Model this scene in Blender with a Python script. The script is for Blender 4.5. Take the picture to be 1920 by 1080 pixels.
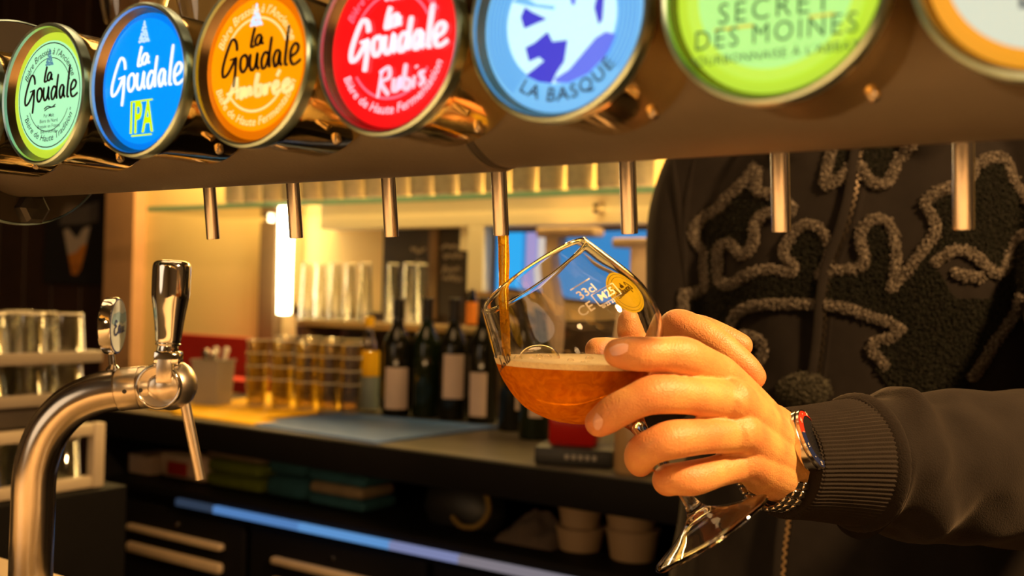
import bpy, bmesh, math, random
import numpy as np
from mathutils import Vector, Matrix, Quaternion, noise
from mathutils.bvhtree import BVHTree

random.seed(7)
S = bpy.context.scene
for o in list(bpy.data.objects):
    bpy.data.objects.remove(o)
COL = S.collection
PI = math.pi

# ------------------------------------------------------------------ camera
F = 1950.0
YAW, PITCH, ROLL = math.radians(33.98), math.radians(0.45), math.radians(1.515)
CAM = Vector((0, 0, 1.35))
W_ = Vector((-math.sin(YAW) * math.cos(PITCH), math.cos(YAW) * math.cos(PITCH), math.sin(PITCH)))
R0 = Vector((math.cos(YAW), math.sin(YAW), 0))
U0 = R0.cross(W_)
R_ = R0 * math.cos(ROLL) + U0 * math.sin(ROLL)
U_ = -R0 * math.sin(ROLL) + U0 * math.cos(ROLL)
cam = bpy.data.cameras.new('camera')
cam.sensor_width = 36.0
cam.lens = 36.0 * F / 1920.0
cam.clip_start = 0.02
cam.dof.use_dof = True
cam.dof.focus_distance = 0.69
cam.dof.aperture_fstop = 6.6
camo = bpy.data.objects.new('camera', cam)
COL.objects.link(camo)
m3 = Matrix((R_, U_, -W_)).transposed()
camo.matrix_world = Matrix.Translation(CAM) @ m3.to_4x4()
S.camera = camo


def ray(x, y):
    return W_ + R_ * ((x - 960) / F) - U_ * ((y - 540) / F)


def P(x, y, d):
    return CAM + ray(x, y) * d


def onZ(x, y, z):
    r = ray(x, y)
    return CAM + r * ((z - CAM.z) / r.z)


def onY(x, y, Y):
    r = ray(x, y)
    return CAM + r * ((Y - CAM.y) / r.y)


# ------------------------------------------------------------------ world, lights, exposure
wd = bpy.data.worlds.new('world')
S.world = wd
wd.use_nodes = True
wd.node_tree.nodes['Background'].inputs[0].default_value = (0.9, 0.6, 0.35, 1)
wd.node_tree.nodes['Background'].inputs[1].default_value = 0.03
S.view_settings.view_transform = 'Standard'
S.view_settings.look = 'None'
S.view_settings.exposure = 0.0
S.view_settings.gamma = 1.0
S.view_settings.use_curve_mapping = False
S.cycles.use_denoising = True
S.cycles.max_bounces = 14
S.cycles.transmission_bounces = 14
S.cycles.transparent_max_bounces = 24
S.cycles.glossy_bounces = 6
S.cycles.diffuse_bounces = 4
S.cycles.sample_clamp_indirect = 6.0
S.cycles.blur_glossy = 0.6


def area(name, loc, target, size, power, color, sy=None, spread=None):
    l = bpy.data.lights.new(name, 'AREA')
    l.energy = power
    l.color = color
    l.size = size
    if sy:
        l.shape = 'RECTANGLE'
        l.size_y = sy
    else:
        l.shape = 'DISK'
    if spread:
        l.spread = spread
    o = bpy.data.objects.new(name, l)
    COL.objects.link(o)
    o.location = loc
    o.rotation_euler = (Vector(target) - Vector(loc)).to_track_quat('-Z', 'Y').to_euler()
    return o


WARM = (1.0, 0.58, 0.24)
area('pendant_light', (0.55, -0.85, 1.88), (-0.25, 0.7, 1.28), 0.20, 2.5, WARM)
area('key_light', (0.66, 0.64, 2.10), (-0.25, 0.60, 1.25), 0.14, 44, WARM)
area('ceiling_light', (-1.2, 0.9, 2.6), (-1.2, 0.9, 0), 1.2, 12, WARM)
area('bar_light', (-0.30, -0.02, 2.55), (-0.30, -0.02, 1.1), 1.5, 13, WARM, sy=0.12, spread=math.radians(34))  # unseen lamp added so the bar top bounces light onto the beam
area('under_bar_light', (-1.1, 0.57, 1.04), (-1.5, 1.7, 0.86), 1.3, 3.0, WARM, sy=0.05)  # unseen lamp added to brighten the drawers and lower shelf
area('shelf_light', (-1.9, 2.28, 2.05), (-1.9, 2.22, 1.0), 2.4, 44, (1.0, 0.66, 0.22), sy=0.10)
area('window_light', (-1.2, -2.2, 1.9), (-1.2, 1.6, 1.0), 1.6, 9, (1.0, 0.76, 0.52))  # added fill from behind the camera, no window is built there


# ------------------------------------------------------------------ materials
def mat(name, color, rough=0.5, metal=0.0, var=0.0, scale=30.0, bump=0.0, bscale=None, spec=0.5, **kw):
    m = bpy.data.materials.new(name)
    m.use_nodes = True
    nt = m.node_tree
    b = nt.nodes['Principled BSDF']
    c = (*color, 1)
    b.inputs['Base Color'].default_value = c
    b.inputs['Roughness'].default_value = rough
    b.inputs['Metallic'].default_value = metal
    b.inputs['Specular IOR Level'].default_value = spec
    for k, v in kw.items():
        b.inputs[k].default_value = v
    tc = nt.nodes.new('ShaderNodeTexCoord')
    if var > 0:
        n = nt.nodes.new('ShaderNodeTexNoise')
        n.inputs['Scale'].default_value = scale
        n.inputs['Detail'].default_value = 4
        nt.links.new(tc.outputs['Object'], n.inputs['Vector'])
        mx = nt.nodes.new('ShaderNodeMixRGB')
        mx.blend_type = 'MIX'
        mx.inputs[1].default_value = (*[max(0, x * (1 - var)) for x in color], 1)
        mx.inputs[2].default_value = (*[min(1, x * (1 + var)) for x in color], 1)
        nt.links.new(n.outputs['Fac'], mx.inputs[0])
        nt.links.new(mx.outputs[0], b.inputs['Base Color'])
    if bump > 0:
        n2 = nt.nodes.new('ShaderNodeTexNoise')
        n2.inputs['Scale'].default_value = bscale or scale * 4
        n2.inputs['Detail'].default_value = 3
        nt.links.new(tc.outputs['Object'], n2.inputs['Vector'])
        bp = nt.nodes.new('ShaderNodeBump')
        bp.inputs['Strength'].default_value = bump
        bp.inputs['Distance'].default_value = 0.002
        nt.links.new(n2.outputs['Fac'], bp.inputs['Height'])
        nt.links.new(bp.outputs[0], b.inputs['Normal'])
    return m


def emit(name, color, strength, rough=0.3):
    m = bpy.data.materials.new(name)
    m.use_nodes = True
    b = m.node_tree.nodes['Principled BSDF']
    b.inputs['Base Color'].default_value = (*[c * 0.3 for c in color], 1)
    b.inputs['Roughness'].default_value = rough
    b.inputs['Emission Color'].default_value = (*color, 1)
    b.inputs['Emission Strength'].default_value = strength
    return m


def thin_glass(name, tint=(1, 1, 1), gloss=1.0):
    m = bpy.data.materials.new(name)
    m.use_nodes = True
    nt = m.node_tree
    nt.nodes.remove(nt.nodes['Principled BSDF'])
    out = nt.nodes['Material Output']
    t = nt.nodes.new('ShaderNodeBsdfTransparent')
    t.inputs[0].default_value = (*tint, 1)
    g = nt.nodes.new('ShaderNodeBsdfGlossy')
    g.inputs['Roughness'].default_value = 0.04
    fr = nt.nodes.new('ShaderNodeLayerWeight')
    fr.inputs[0].default_value = 0.5
    pw = nt.nodes.new('ShaderNodeMath')
    pw.operation = 'POWER'
    pw.inputs[1].default_value = 3.0
    mu = nt.nodes.new('ShaderNodeMath')
    mu.operation = 'MULTIPLY_ADD'
    mu.inputs[1].default_value = 0.75 * gloss
    mu.inputs[2].default_value = 0.07 * gloss
    mu.use_clamp = True
    mx = nt.nodes.new('ShaderNodeMixShader')
    nt.links.new(fr.outputs['Facing'], pw.inputs[0])
    nt.links.new(pw.outputs[0], mu.inputs[0])
    nt.links.new(mu.outputs[0], mx.inputs[0])
    nt.links.new(t.outputs[0], mx.inputs[1])
    nt.links.new(g.outputs[0], mx.inputs[2])
    nt.links.new(mx.outputs[0], out.inputs[0])
    return m


M = {}
M['beam'] = mat('beam_coat', (0.056, 0.048, 0.038), 0.5, 0.0, 0.25, 14, 0.10, 500)
M['steel'] = mat('brushed_steel', (0.60, 0.54, 0.46), 0.20, 1.0, 0.12, 60)
M['spout_steel'] = mat('spout_steel', (0.55, 0.53, 0.54), 0.20, 1.0, 0.10, 60)
M['chrome'] = mat('chrome', (0.78, 0.78, 0.77), 0.09, 1.0, 0.04, 20)
M['satin'] = mat('satin_nickel', (0.78, 0.70, 0.58), 0.30, 1.0, 0.10, 120)
M['gold'] = mat('gold_housing', (1.0, 0.74, 0.30), 0.10, 1.0, 0.12, 30, 0.06, 60)
M['ring'] = mat('ring_chrome', (0.42, 0.62, 0.68), 0.28, 1.0, 0.08, 30)
M['black'] = mat('black_plastic', (0.012, 0.011, 0.010), 0.5, 0, 0.2, 20)
M['skin'] = None


# ------------------------------------------------------------------ geometry helpers
def obj(name, verts, faces, m, parent=None, smooth=True, loc=None):
    me = bpy.data.meshes.new(name)
    me.from_pydata([tuple(v) for v in verts], [], faces)
    me.update()
    return objm(name, me, m, parent, smooth)


def objm(name, me, m, parent=None, smooth=True):
    o = bpy.data.objects.new(name, me)
    COL.objects.link(o)
    if m is not None and not me.materials:
        me.materials.append(m)
    if smooth:
        me.polygons.foreach_set('use_smooth', [True] * len(me.polygons))
        if len(me.polygons) < 60000:
            me.set_sharp_from_angle(angle=math.radians(38))
    if parent is not None:
        o.parent = parent
        o.matrix_parent_inverse = Matrix.Translation(parent.location).inverted() if parent.type == 'EMPTY' else Matrix.Identity(4)
    return o


def tag(o, label, cat=None, group=None, kind=None):
    o['label'] = label
    if cat:
        o['category'] = cat
    if group:
        o['group'] = group
    if kind:
        o['kind'] = kind
    return o


def thing(name, label, cat, loc, group=None):
    o = bpy.data.objects.new(name, None)
    o.empty_display_size = 0.02
    COL.objects.link(o)
    o.location = loc
    bpy.context.view_layer.update
    return tag(o, label, cat, group)


def struct(o, label=None):
    o['kind'] = 'structure'
    if label:
        o['label'] = label
    return o


class MB:
    def __init__(s):
        s.v = []
        s.f = []

    def add(s, vs, fs):
        n = len(s.v)
        s.v += [Vector(v) for v in vs]
        s.f += [tuple(i + n for i in f) for f in fs]
        return s

    def xf(s, mtx):
        s.v = [mtx @ v for v in s.v]
        return s

    def build(s, name, m, parent=None, smooth=True):
        return obj(name, s.v, s.f, m, parent, smooth)


def frame(o, z, x=None):
    """matrix with local z along z, origin o"""
    z = Vector(z).normalized()
    if x is None:
        x = Vector((1, 0, 0)) if abs(z.x) < 0.9 else Vector((0, 1, 0))
    x = Vector(x)
    x = (x - z * x.dot(z)).normalized()
    y = z.cross(x)
    m = Matrix((x, y, z)).transposed().to_4x4()
    m.translation = Vector(o)
    return m


def lathe(prof, n=32, mtx=None, arc=None):
    vs, fs = [], []
    k = len(prof)
    idx = []
    for (r, z) in prof:
        if r < 1e-7:
            idx.append([len(vs)])
            vs.append(Vector((0, 0, z)))
        else:
            idx.append(list(range(len(vs), len(vs) + n)))
            for i in range(n):
                a = 2 * PI * i / n
                vs.append(Vector((r * math.cos(a), r * math.sin(a), z)))
    for j in range(k - 1):
        A, B = idx[j], idx[j + 1]
        for i in range(n):
            i2 = (i + 1) % n
            if len(A) == 1 and len(B) == 1:
                continue
            if len(A) == 1:
                fs.append((A[0], B[i2], B[i]))
            elif len(B) == 1:
                fs.append((A[i], A[i2], B[0]))
            else:
                fs.append((A[i], A[i2], B[i2], B[i]))
    mb = MB().add(vs, fs)
    if mtx is not None:
        mb.xf(mtx)
    return mb


def catmull(pts, sub=6):
    pts = [np.array(p, float) for p in pts]
    out = []
    n = len(pts)
    for i in range(n - 1):
        p0, p1, p2, p3 = pts[max(i - 1, 0)], pts[i], pts[i + 1], pts[min(i + 2, n - 1)]
        for k in range(sub):
            t = k / sub
            out.append(0.5 * ((2 * p1) + (-p0 + p2) * t + (2 * p0 - 5 * p1 + 4 * p2 - p3) * t * t + (-p0 + 3 * p1 - 3 * p2 + p3) * t ** 3))
    out.append(pts[-1])
    return out


def tube(pts, radii, n=16, caps=True, round_caps=False, disp=None, ref=None):
    """pts list of Vector, radii list (float or (a,b)). parallel transport frames."""
    pts = [Vector(p) for p in pts]
    radii = list(radii) if hasattr(radii, '__len__') else [radii] * len(pts)
    k = len(pts)
    tang = []
    for i in range(k):
        a = pts[max(i - 1, 0)]
        b = pts[min(i + 1, k - 1)]
        tang.append((b - a).normalized())
    t0 = tang[0]
    x = Vector(ref) if ref is not None else (Vector((0, 0, 1)) if abs(t0.z) < 0.9 else Vector((1, 0, 0)))
    x = (x - t0 * x.dot(t0)).normalized()
    vs, fs = [], []
    rings = []
    P_, Rr, T, X = [], [], [], []
    for i in range(k):
        if i > 0:
            q = tang[i - 1].rotation_difference(tang[i])
            x = q @ x
            x = (x - tang[i] * x.dot(tang[i])).normalized()
        P_.append(pts[i]); Rr.append(radii[i]); T.append(tang[i]); X.append(x.copy())
    if round_caps:
        def rr(r): return r if isinstance(r, (int, float)) else max(r)
        def sc(r, s): return r * s if isinstance(r, (int, float)) else (r[0] * s, r[1] * s)
        pre = [(P_[0] - T[0] * rr(Rr[0]) * math.sin(a), sc(Rr[0], math.cos(a)), T[0], X[0]) for a in (1.45, 1.1, 0.75, 0.4)]
        post = [(P_[-1] + T[-1] * rr(Rr[-1]) * math.sin(a), sc(Rr[-1], math.cos(a)), T[-1], X[-1]) for a in (0.4, 0.75, 1.1, 1.45)]
        allr = pre + list(zip(P_, Rr, T, X)) + post
    else:
        allr = list(zip(P_, Rr, T, X))
    for j, (p, r, t, xx) in enumerate(allr):
        y = t.cross(xx)
        ra, rb = (r, r) if isinstance(r, (int, float)) else r
        for i in range(n):
            a = 2 * PI * i / n
            dr = disp(j / (len(allr) - 1), a) if disp else 0.0
            vs.append(p + xx * math.cos(a) * (ra + dr) + y * math.sin(a) * (rb + dr))
    m = len(allr)
    for j in range(m - 1):
        for i in range(n):
            i2 = (i + 1) % n
            fs.append((j * n + i, j * n + i2, (j + 1) * n + i2, (j + 1) * n + i))
    if caps:
        fs.append(tuple(range(n - 1, -1, -1)))
        fs.append(tuple((m - 1) * n + i for i in range(n)))
    return MB().add(vs, fs)


def box(c, s, bev=0.0, mtx=None, seg=2):
    bm = bmesh.new()
    bmesh.ops.create_cube(bm, size=1.0)
    for v in bm.verts:
        v.co = Vector((v.co.x * s[0], v.co.y * s[1], v.co.z * s[2]))
    if bev > 0:
        bmesh.ops.bevel(bm, geom=list(bm.edges), offset=bev, segments=seg, affect='EDGES', profile=0.5)
    bm.verts.index_update()
    mb = MB().add([v.co.copy() for v in bm.verts], [tuple(v.index for v in f.verts) for f in bm.faces])
    bm.free()
    T = Matrix.Translation(Vector(c))
    mb.xf((mtx @ T) if mtx is not None else T)
    return mb


def disc(r, n=48, mtx=None, dome=0.0, rings=4):
    prof = [(0, dome)] + [(r * i / rings, dome * (1 - (i / rings) ** 2)) for i in range(1, rings + 1)]
    return lathe(prof, n, mtx)


def ribbon(strokes, width, mtx, z=0.0, thick=True, rounds=True):
    """calligraphic flat strokes in local xy of mtx"""
    mb = MB()
    for st in strokes:
        pts = catmull(st, 5) if len(st) > 2 else [np.array(p, float) for p in st]
        k = len(pts)
        L, Rr = [], []
        for i, p in enumerate(pts):
            d = pts[min(i + 1, k - 1)] - pts[max(i - 1, 0)]
            n = np.linalg.norm(d) + 1e-9
            d = d / n
            w = width * (0.55 + 0.45 * abs(d[1])) if thick else width
            if thick and (i == 0 or i == k - 1):
                w *= 0.7
            nn = np.array([-d[1], d[0]])
            L.append(p + nn * w / 2)
            Rr.append(p - nn * w / 2)
        vs = [(q[0], q[1], z) for q in L] + [(q[0], q[1], z) for q in Rr]
        fs = [(i, k + i, k + i + 1, i + 1) for i in range(k - 1)]
        mb.add(vs, fs)
    return mb.xf(mtx)


def text_mb(body, size, align='CENTER', shear=0.0, bold=0.0, space=1.0):
    cu = bpy.data.curves.new('txt', 'FONT')
    cu.body = body
    cu.size = size
    cu.align_x = align
    cu.align_y = 'CENTER'
    cu.shear = shear
    cu.offset = bold * size
    cu.space_character = space
    cu.resolution_u = 3
    o = bpy.data.objects.new('txt', cu)
    COL.objects.link(o)
    dg = bpy.context.evaluated_depsgraph_get()
    me = bpy.data.meshes.new_from_object(o.evaluated_get(dg))
    mb = MB().add([v.co.copy() for v in me.vertices], [tuple(p.vertices) for p in me.polygons])
    bpy.data.objects.remove(o)
    bpy.data.curves.remove(cu)
    bpy.data.meshes.remove(me)
    return mb


def on_arc(mb, R, mid, inside=False):
    """bend text mesh (baseline along x) on circle radius R, centre angle mid (rad). inside: text along the bottom reading left to right"""
    out = []
    for v in mb.v:
        if inside:
            a = mid + v.x / R
            r = R - v.y
        else:
            a = mid - v.x / R
            r = R + v.y
        out.append(Vector((r * math.cos(a), r * math.sin(a), v.z)))
    mb.v = out
    return mb


def remesh_union(mbs, voxel, smooth_it=4, smooth_f=0.5):
    big = MB()
    for b in mbs:
        big.add(b.v, b.f)
    me = bpy.data.meshes.new('tmp')
    me.from_pydata([tuple(v) for v in big.v], [], big.f)
    me.update()
    o = bpy.data.objects.new('tmp', me)
    COL.objects.link(o)
    r = o.modifiers.new('r', 'REMESH')
    r.mode = 'VOXEL'
    r.voxel_size = voxel
    if smooth_it:
        s = o.modifiers.new('s', 'SMOOTH')
        s.factor = smooth_f
        s.iterations = smooth_it
    dg = bpy.context.evaluated_depsgraph_get()
    res = bpy.data.meshes.new_from_object(o.evaluated_get(dg))
    bpy.data.objects.remove(o)
    bpy.data.meshes.remove(me)
    return res
# ------------------------------------------------------------------ the room
M['floor'] = mat('dark_tile', (0.05, 0.042, 0.036), 0.45, 0, 0.3, 5)
M['ceil'] = mat('ceiling_paint', (0.10, 0.085, 0.07), 0.8, 0, 0.1, 3)
M['darkwood'] = mat('dark_wood', (0.045, 0.019, 0.009), 0.5, 0, 0.5, 9)
M['cream'] = mat('cream_wall', (0.84, 0.62, 0.25), 0.7, 0, 0.10, 2.5)
M['postwood'] = mat('post_wood', (0.48, 0.26, 0.12), 0.55, 0, 0.15, 12)
M['counter'] = mat('counter_black', (0.006, 0.005, 0.0045), 0.6, 0, 0.2, 20, spec=0.12)
M['counter_top'] = mat('counter_top', (0.075, 0.066, 0.052), 0.38, 0, 0.2, 40)
M['splash'] = mat('splashback', (0.035, 0.019, 0.009), 0.35, 0, 0.3, 10)
M['barwood'] = mat('bar_top', (0.55, 0.42, 0.26), 0.4, 0, 0.15, 15)


def wall(name, c, s, m, label=None):
    return struct(box(c, s).build(name, m, None, False), label)


wall('floor', (-1.2, -0.3, -0.05), (7.2, 6.0, 0.1), M['floor'])
wall('ceiling', (-1.2, -0.3, 2.85), (7.2, 6.0, 0.1), M['ceil'])
wall('wall_back', (-1.2, 2.60, 1.4), (7.2, 0.2, 2.8), M['darkwood'])
wall('wall_left', (-4.7, -0.3, 1.4), (0.2, 6.0, 2.8), M['darkwood'])
M['tanwall'] = mat('tan_wall', (0.55, 0.46, 0.37), 0.7, 0, 0.1, 3)
wall('wall_right', (2.3, -0.3, 1.4), (0.2, 6.0, 2.8), M['tanwall'])
wall('wall_front', (-1.2, -3.2, 1.4), (7.2, 0.2, 2.8), M['tanwall'])
YW = 2.40   # face of the cream panelling
wall('trim_1', (-1.05, 2.45, 1.5), (4.38, 0.10, 2.0), M['cream'], 'cream panel wall behind the back bar')
wall('trim_3', (-1.45, 2.385, 1.16), (1.95, 0.03, 0.26), M['splash'], 'dark brown splashback behind the bottles')
wall('trim_2', (-3.325, 2.42, 1.4), (0.17, 0.14, 2.8), M['postwood'], 'tan wooden post left of the cream wall')
for i, x in enumerate([-4.45 + 0.2 * k for k in range(6)]):
    p = box((x, 2.492, 1.4), (0.19, 0.02, 2.8), 0.004).build('plank', M['darkwood'], bpy.data.objects['wall_back'], False)


def bxpx(x0, x1, y0, y1, Y0, dy, bev=0.003):
    """box whose front face lies in the plane Y0"""
    ym = (y0 + y1) / 2
    xm = (x0 + x1) / 2
    a, b = onY(x0, ym, Y0), onY(x1, ym, Y0)
    t, d = onY(xm, y0, Y0), onY(xm, y1, Y0)
    return box(((a.x + b.x) / 2, Y0 + dy / 2, (t.z + d.z) / 2), (abs(b.x - a.x), dy, abs(t.z - d.z)), bev)


# the bar the camera leans on
bar = thing('bar_counter', 'pale wooden bar top under the curved steel tap', 'bar counter', (-0.5, 0.25, 0))
box((-0.55, 0.16, 1.08), (2.6, 0.75, 0.04), 0.006).build('worktop', M['barwood'], bar)
box((-0.55, 0.16, 0.53), (2.5, 0.66, 1.06), 0.004).build('body', M['darkwood'], bar)

# ------------------------------------------------------------------ back counter
ZC = 1.035
bc = thing('back_counter', 'long black back counter with a grey top and open shelf below', 'counter', (-1.2, 1.9, 0))
X0, X1 = -2.42, 1.2
xc, xw = (X0 + X1) / 2, X1 - X0
box((xc, 2.01, 1.0), (xw, 0.76, 0.066), 0.003).build('slab', M['counter'], bc)
box((xc, 2.01, 1.034), (xw - 0.004, 0.752, 0.003), 0).build('worktop', M['counter_top'], bc)
box((xc, 2.36, 0.90), (xw, 0.04, 0.135), 0).build('back_panel', M['counter'], bc)
box((X0 + 0.015, 2.01, 0.90), (0.03, 0.74, 0.135), 0).build('side_panel', M['counter'], bc)
box((xc, 2.03, 0.842), (xw, 0.72, 0.02), 0.002).build('shelf', M['counter'], bc)
box((xc, 2.05, 0.415), (xw, 0.68, 0.82), 0.002).build('cabinet_body', M['counter'], bc)
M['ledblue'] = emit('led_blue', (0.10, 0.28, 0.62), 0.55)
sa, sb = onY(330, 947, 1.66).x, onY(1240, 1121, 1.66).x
led = thing('led_strip', 'glowing blue light strip along the edge under the back counter shelf', 'light strip', ((sa + sb) / 2, 1.664, 0.826))  # blue reflection on the cabinet edge, put in as emission
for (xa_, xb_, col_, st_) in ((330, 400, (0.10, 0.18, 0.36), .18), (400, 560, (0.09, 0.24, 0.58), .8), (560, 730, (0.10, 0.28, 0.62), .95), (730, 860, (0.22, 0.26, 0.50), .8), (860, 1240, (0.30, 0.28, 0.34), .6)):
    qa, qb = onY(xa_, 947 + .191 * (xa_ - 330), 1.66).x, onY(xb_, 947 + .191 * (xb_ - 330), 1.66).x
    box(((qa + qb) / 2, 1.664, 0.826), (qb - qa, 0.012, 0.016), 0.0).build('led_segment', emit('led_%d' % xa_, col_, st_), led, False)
M['drawer'] = mat('drawer_black', (0.006, 0.005, 0.0045), 0.6, 0, 0.2, 10, spec=0.12)
M['handle'] = mat('handle_steel', (0.78, 0.60, 0.38), 0.4, 0.35, 0.1, 30)
for i, (xa, xb, lab) in enumerate([(192, 455, 'left black drawer front with two steel grip bars'), (470, 800, 'middle black drawer front with a steel grip bar, right of the other'), (815, 1220, 'right black drawer front, below the beige tubs')]):
    a, b = onY(xa, 1000, 1.68).x, onY(xb, 1000, 1.68).x
    dr = thing('drawer', lab, 'drawer', ((a + b) / 2, 1.68, 0.45), 'drawers under the back counter')
    box(((a + b) / 2, 1.69, 0.60), (b - a, 0.02, 0.40), 0.003).build('front_panel', M['drawer'], dr)
    w = (b - a)
    cx = (a + b) / 2 if i else onY(320, 1010, 1.66).x
    hw = w * 0.66
    box((cx, 1.668, onY(320, 1007, 1.66).z), (hw, 0.02, 0.016), 0.005).build('handle_bar', M['handle'], dr)
    box((cx, 1.668, onY(320, 1046, 1.66).z), (hw, 0.02, 0.026), 0.008).build('handle_bar', M['handle'], dr)
    lathe([(0, 0), (0.006, 0), (0.005, 0.004), (0, 0.004)], 12, frame((cx, 1.68, onY(320, 985, 1.66).z), (0, -1, 0))).build('lock', M['steel'], dr)

# mats on the counter
M['bluemat'] = mat('blue_mat', (0.05, 0.135, 0.40), 0.45, 0, 0.12, 25)
c = [onZ(462, 793, ZC + .004), onZ(640, 774, ZC + .004), onZ(935, 800, ZC + .004), onZ(705, 829, ZC + .004)]
vs = [(p.x, p.y, ZC + 0.0005) for p in c] + [(p.x, p.y, ZC + 0.005) for p in c]
mt = obj('bar_mat', vs, [(0, 3, 2, 1), (4, 5, 6, 7), (0, 1, 5, 4), (1, 2, 6, 5), (2, 3, 7, 6), (3, 0, 4, 7)], M['bluemat'], None, False)
tag(mt, 'flat blue grey bar mat in front of the wine bottles', 'mat')
M['yellow'] = mat('yellow_plastic', (0.95, 0.52, 0.0), 0.8, 0, 0.1, 20)
ym = thing('drainer_mat', 'yellow open grid drainer mat under the stacked glasses', 'mat', tuple(onZ(500, 775, ZC)))
g0, g1 = onZ(352, 775, ZC), onZ(655, 778, ZC)
gy0, gy1 = 1.70, 2.16
bz = ZC + 0.0033
xa, xb = g0.x, g1.x
for k in range(4):
    yy = gy0 + (gy1 - gy0) * k / 3
    x_off = (0.22 * k / 3)
    box(((xa + xb) / 2 - x_off, yy, bz), (abs(xb - xa), 0.075, 0.005), 0.001).build('grid_bar', M['yellow'], ym)
for k in range(5):
    xx = xa + (xb - xa) * k / 4
    box((xx - 0.11, (gy0 + gy1) / 2, bz), (0.07, gy1 - gy0, 0.0048), 0.001).build('cross_bar', M['yellow'], ym)

# ------------------------------------------------------------------ wine bottles
M['bglass'] = mat('bottle_glass', (0.008, 0.008, 0.004), 0.08, 0, 0.1, 10)
M['bglass_g'] = mat('bottle_green', (0.008, 0.014, 0.004), 0.08, 0, 0.1, 10)
M['foil'] = mat('bottle_foil', (0.014, 0.011, 0.010), 0.35, 0.2, 0.2, 20)
M['paper'] = mat('label_paper', (0.62, 0.47, 0.36), 0.7, 0, 0.08, 40)


def bottle(px, py, lab, h=0.305, r=0.037, m='bglass', label_rng=(0.075, 0.165), lw=1.3, lrot=0.0, foil='foil'):
    b = onZ(px, py, ZC + .001)
    t = thing('wine_bottle', lab, 'bottle', tuple(b), 'wine bottles on the back counter')
    k = h / 0.305
    T = Matrix.Translation(b)
    prof = [(0, 0.004), (r * .9, 0), (r, 0.006), (r, 0.18 * k), (r * .93, 0.198 * k), (r * .62, 0.218 * k), (r * .42, 0.236 * k), (r * .37, 0.26 * k), (r * .36, 0.29 * k)]
    lathe(prof, 28, T).build('body', M[m], t)
    lathe([(r * .385, 0.245 * k), (r * .385, 0.292 * k), (r * .42, 0.293 * k), (r * .42, 0.303 * k), (r * .36, 0.305 * k), (0, 0.305 * k)], 20, T).build('capsule', M[foil], t)
    if label_rng:
        z0, z1 = label_rng
        vs, fs = [], []
        n = 12
        base = math.atan2(-b.y, -b.x) + lrot
        for i in range(n + 1):
            a = base - lw / 2 + lw * i / n
            for z in (z0, z1):
                vs.append(b + Vector(((r + .0006) * math.cos(a), (r + .0006) * math.sin(a), z)))
        for i in range(n):
            fs.append((2 * i, 2 * i + 2, 2 * i + 3, 2 * i + 1))
        obj('label', vs, fs, M['paper'], t)
    return t


bottle(742, 779, 'dark wine bottle with a wide pale label, leftmost of the row', label_rng=(0.02, 0.125), lw=1.7, h=0.30)
bottle(797, 781, 'dark green wine bottle with no pale label, second in the row', m='bglass_g', label_rng=None, h=0.305)
bottle(848, 786, 'wine bottle with a tall pale label set high, third in the row', label_rng=(0.055, 0.165), lw=1.5, h=0.305)
bottle(903, 792, 'wine bottle with a narrow low pale label, beside the beer glass', label_rng=(0.018, 0.125), lw=1.25, lrot=-0.35, h=0.31)
bottle(962, 806, 'dark wine bottle half hidden behind the tilted beer glass', label_rng=(0.05, 0.10), lw=0.8, lrot=0.5, h=0.30)
bottle(1003, 822, 'green wine bottle seen through the tilted beer glass', m='bglass_g', label_rng=(0.05, 0.10), lw=0.8, h=0.28)

# pale spirit bottle with yellow label
b = onZ(688, 772, ZC + .001)
T = Matrix.Translation(b)
M['clear'] = thin_glass('clear_glass', (0.95, 0.95, 0.93), 2.2)
M['amberglass'] = thin_glass('dim_glass', (0.80, 0.74, 0.62), 1.7)
M['bluegrey'] = mat('bluegrey_label', (0.25, 0.31, 0.31), 0.6, 0, 0.1, 30)
sbt = thing('spirit_bottle', 'slim clear bottle with a yellow and grey label beside the wine bottles', 'bottle', tuple(b))
lathe([(0, .003), (.026, 0), (.029, .006), (.029, .16), (.02, .185), (.012, .2), (.0115, .24)], 24, T).build('body', M['clear'], sbt)
lathe([(.013, .225), (.013, .25), (0, .25)], 16, T).build('cap', M['yellow'], sbt)
lathe([(.0294, .095), (.0294, .16)], 24, T).build('label', M['yellow'], sbt)
lathe([(.0294, .01), (.0294, .093)], 24, T).build('label', M['bluegrey'], sbt)

# ------------------------------------------------------------------ glasses on the back counter


M['glassrim'] = mat('glass_rim', (0.80, 0.72, 0.52), 0.15, 0, 0.1, 40, **{'Transmission Weight': 0.4})  # pale colour on rims and bases stands in for their highlights


def tumbler_mesh(name, h, r0, r1, m, n=20, wall_=0.002):
    prof = [(0, 0.004), (r0 * .95, 0), (r0, .004), (r1, h - .003), (r1 + .0012, h - .0015), (r1, h), (r1 - wall_, h), (r0 - wall_, .01), (0, .009)]
    mb = lathe(prof, n)
    me = bpy.data.meshes.new(name)
    me.from_pydata([tuple(v) for v in mb.v], [], mb.f)
    me.materials.append(m)
    me.materials.append(M['glassrim'])
    for q in me.polygons:
        zc_ = sum(me.vertices[i].co.z for i in q.vertices) / len(q.vertices)
        if zc_ > h - .004 or (zc_ < .007 and zc_ > .001):
            q.material_index = 1
    me.polygons.foreach_set('use_smooth', [True] * len(me.polygons))
    return me


stack_me = tumbler_mesh('tumbler', 0.075, 0.024, 0.031, M['amberglass'])
tall_me = tumbler_mesh('tall_glass', 0.17, 0.016, 0.0225, M['clear'])


def place(me, name, loc, label, cat, group, flip=False, rz=0.0):
    o = bpy.data.objects.new(name, me)
    COL.objects.link(o)
    o.location = loc
    o.rotation_euler = (PI if flip else 0, 0, rz)
    return tag(o, label, cat, group)


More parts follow.
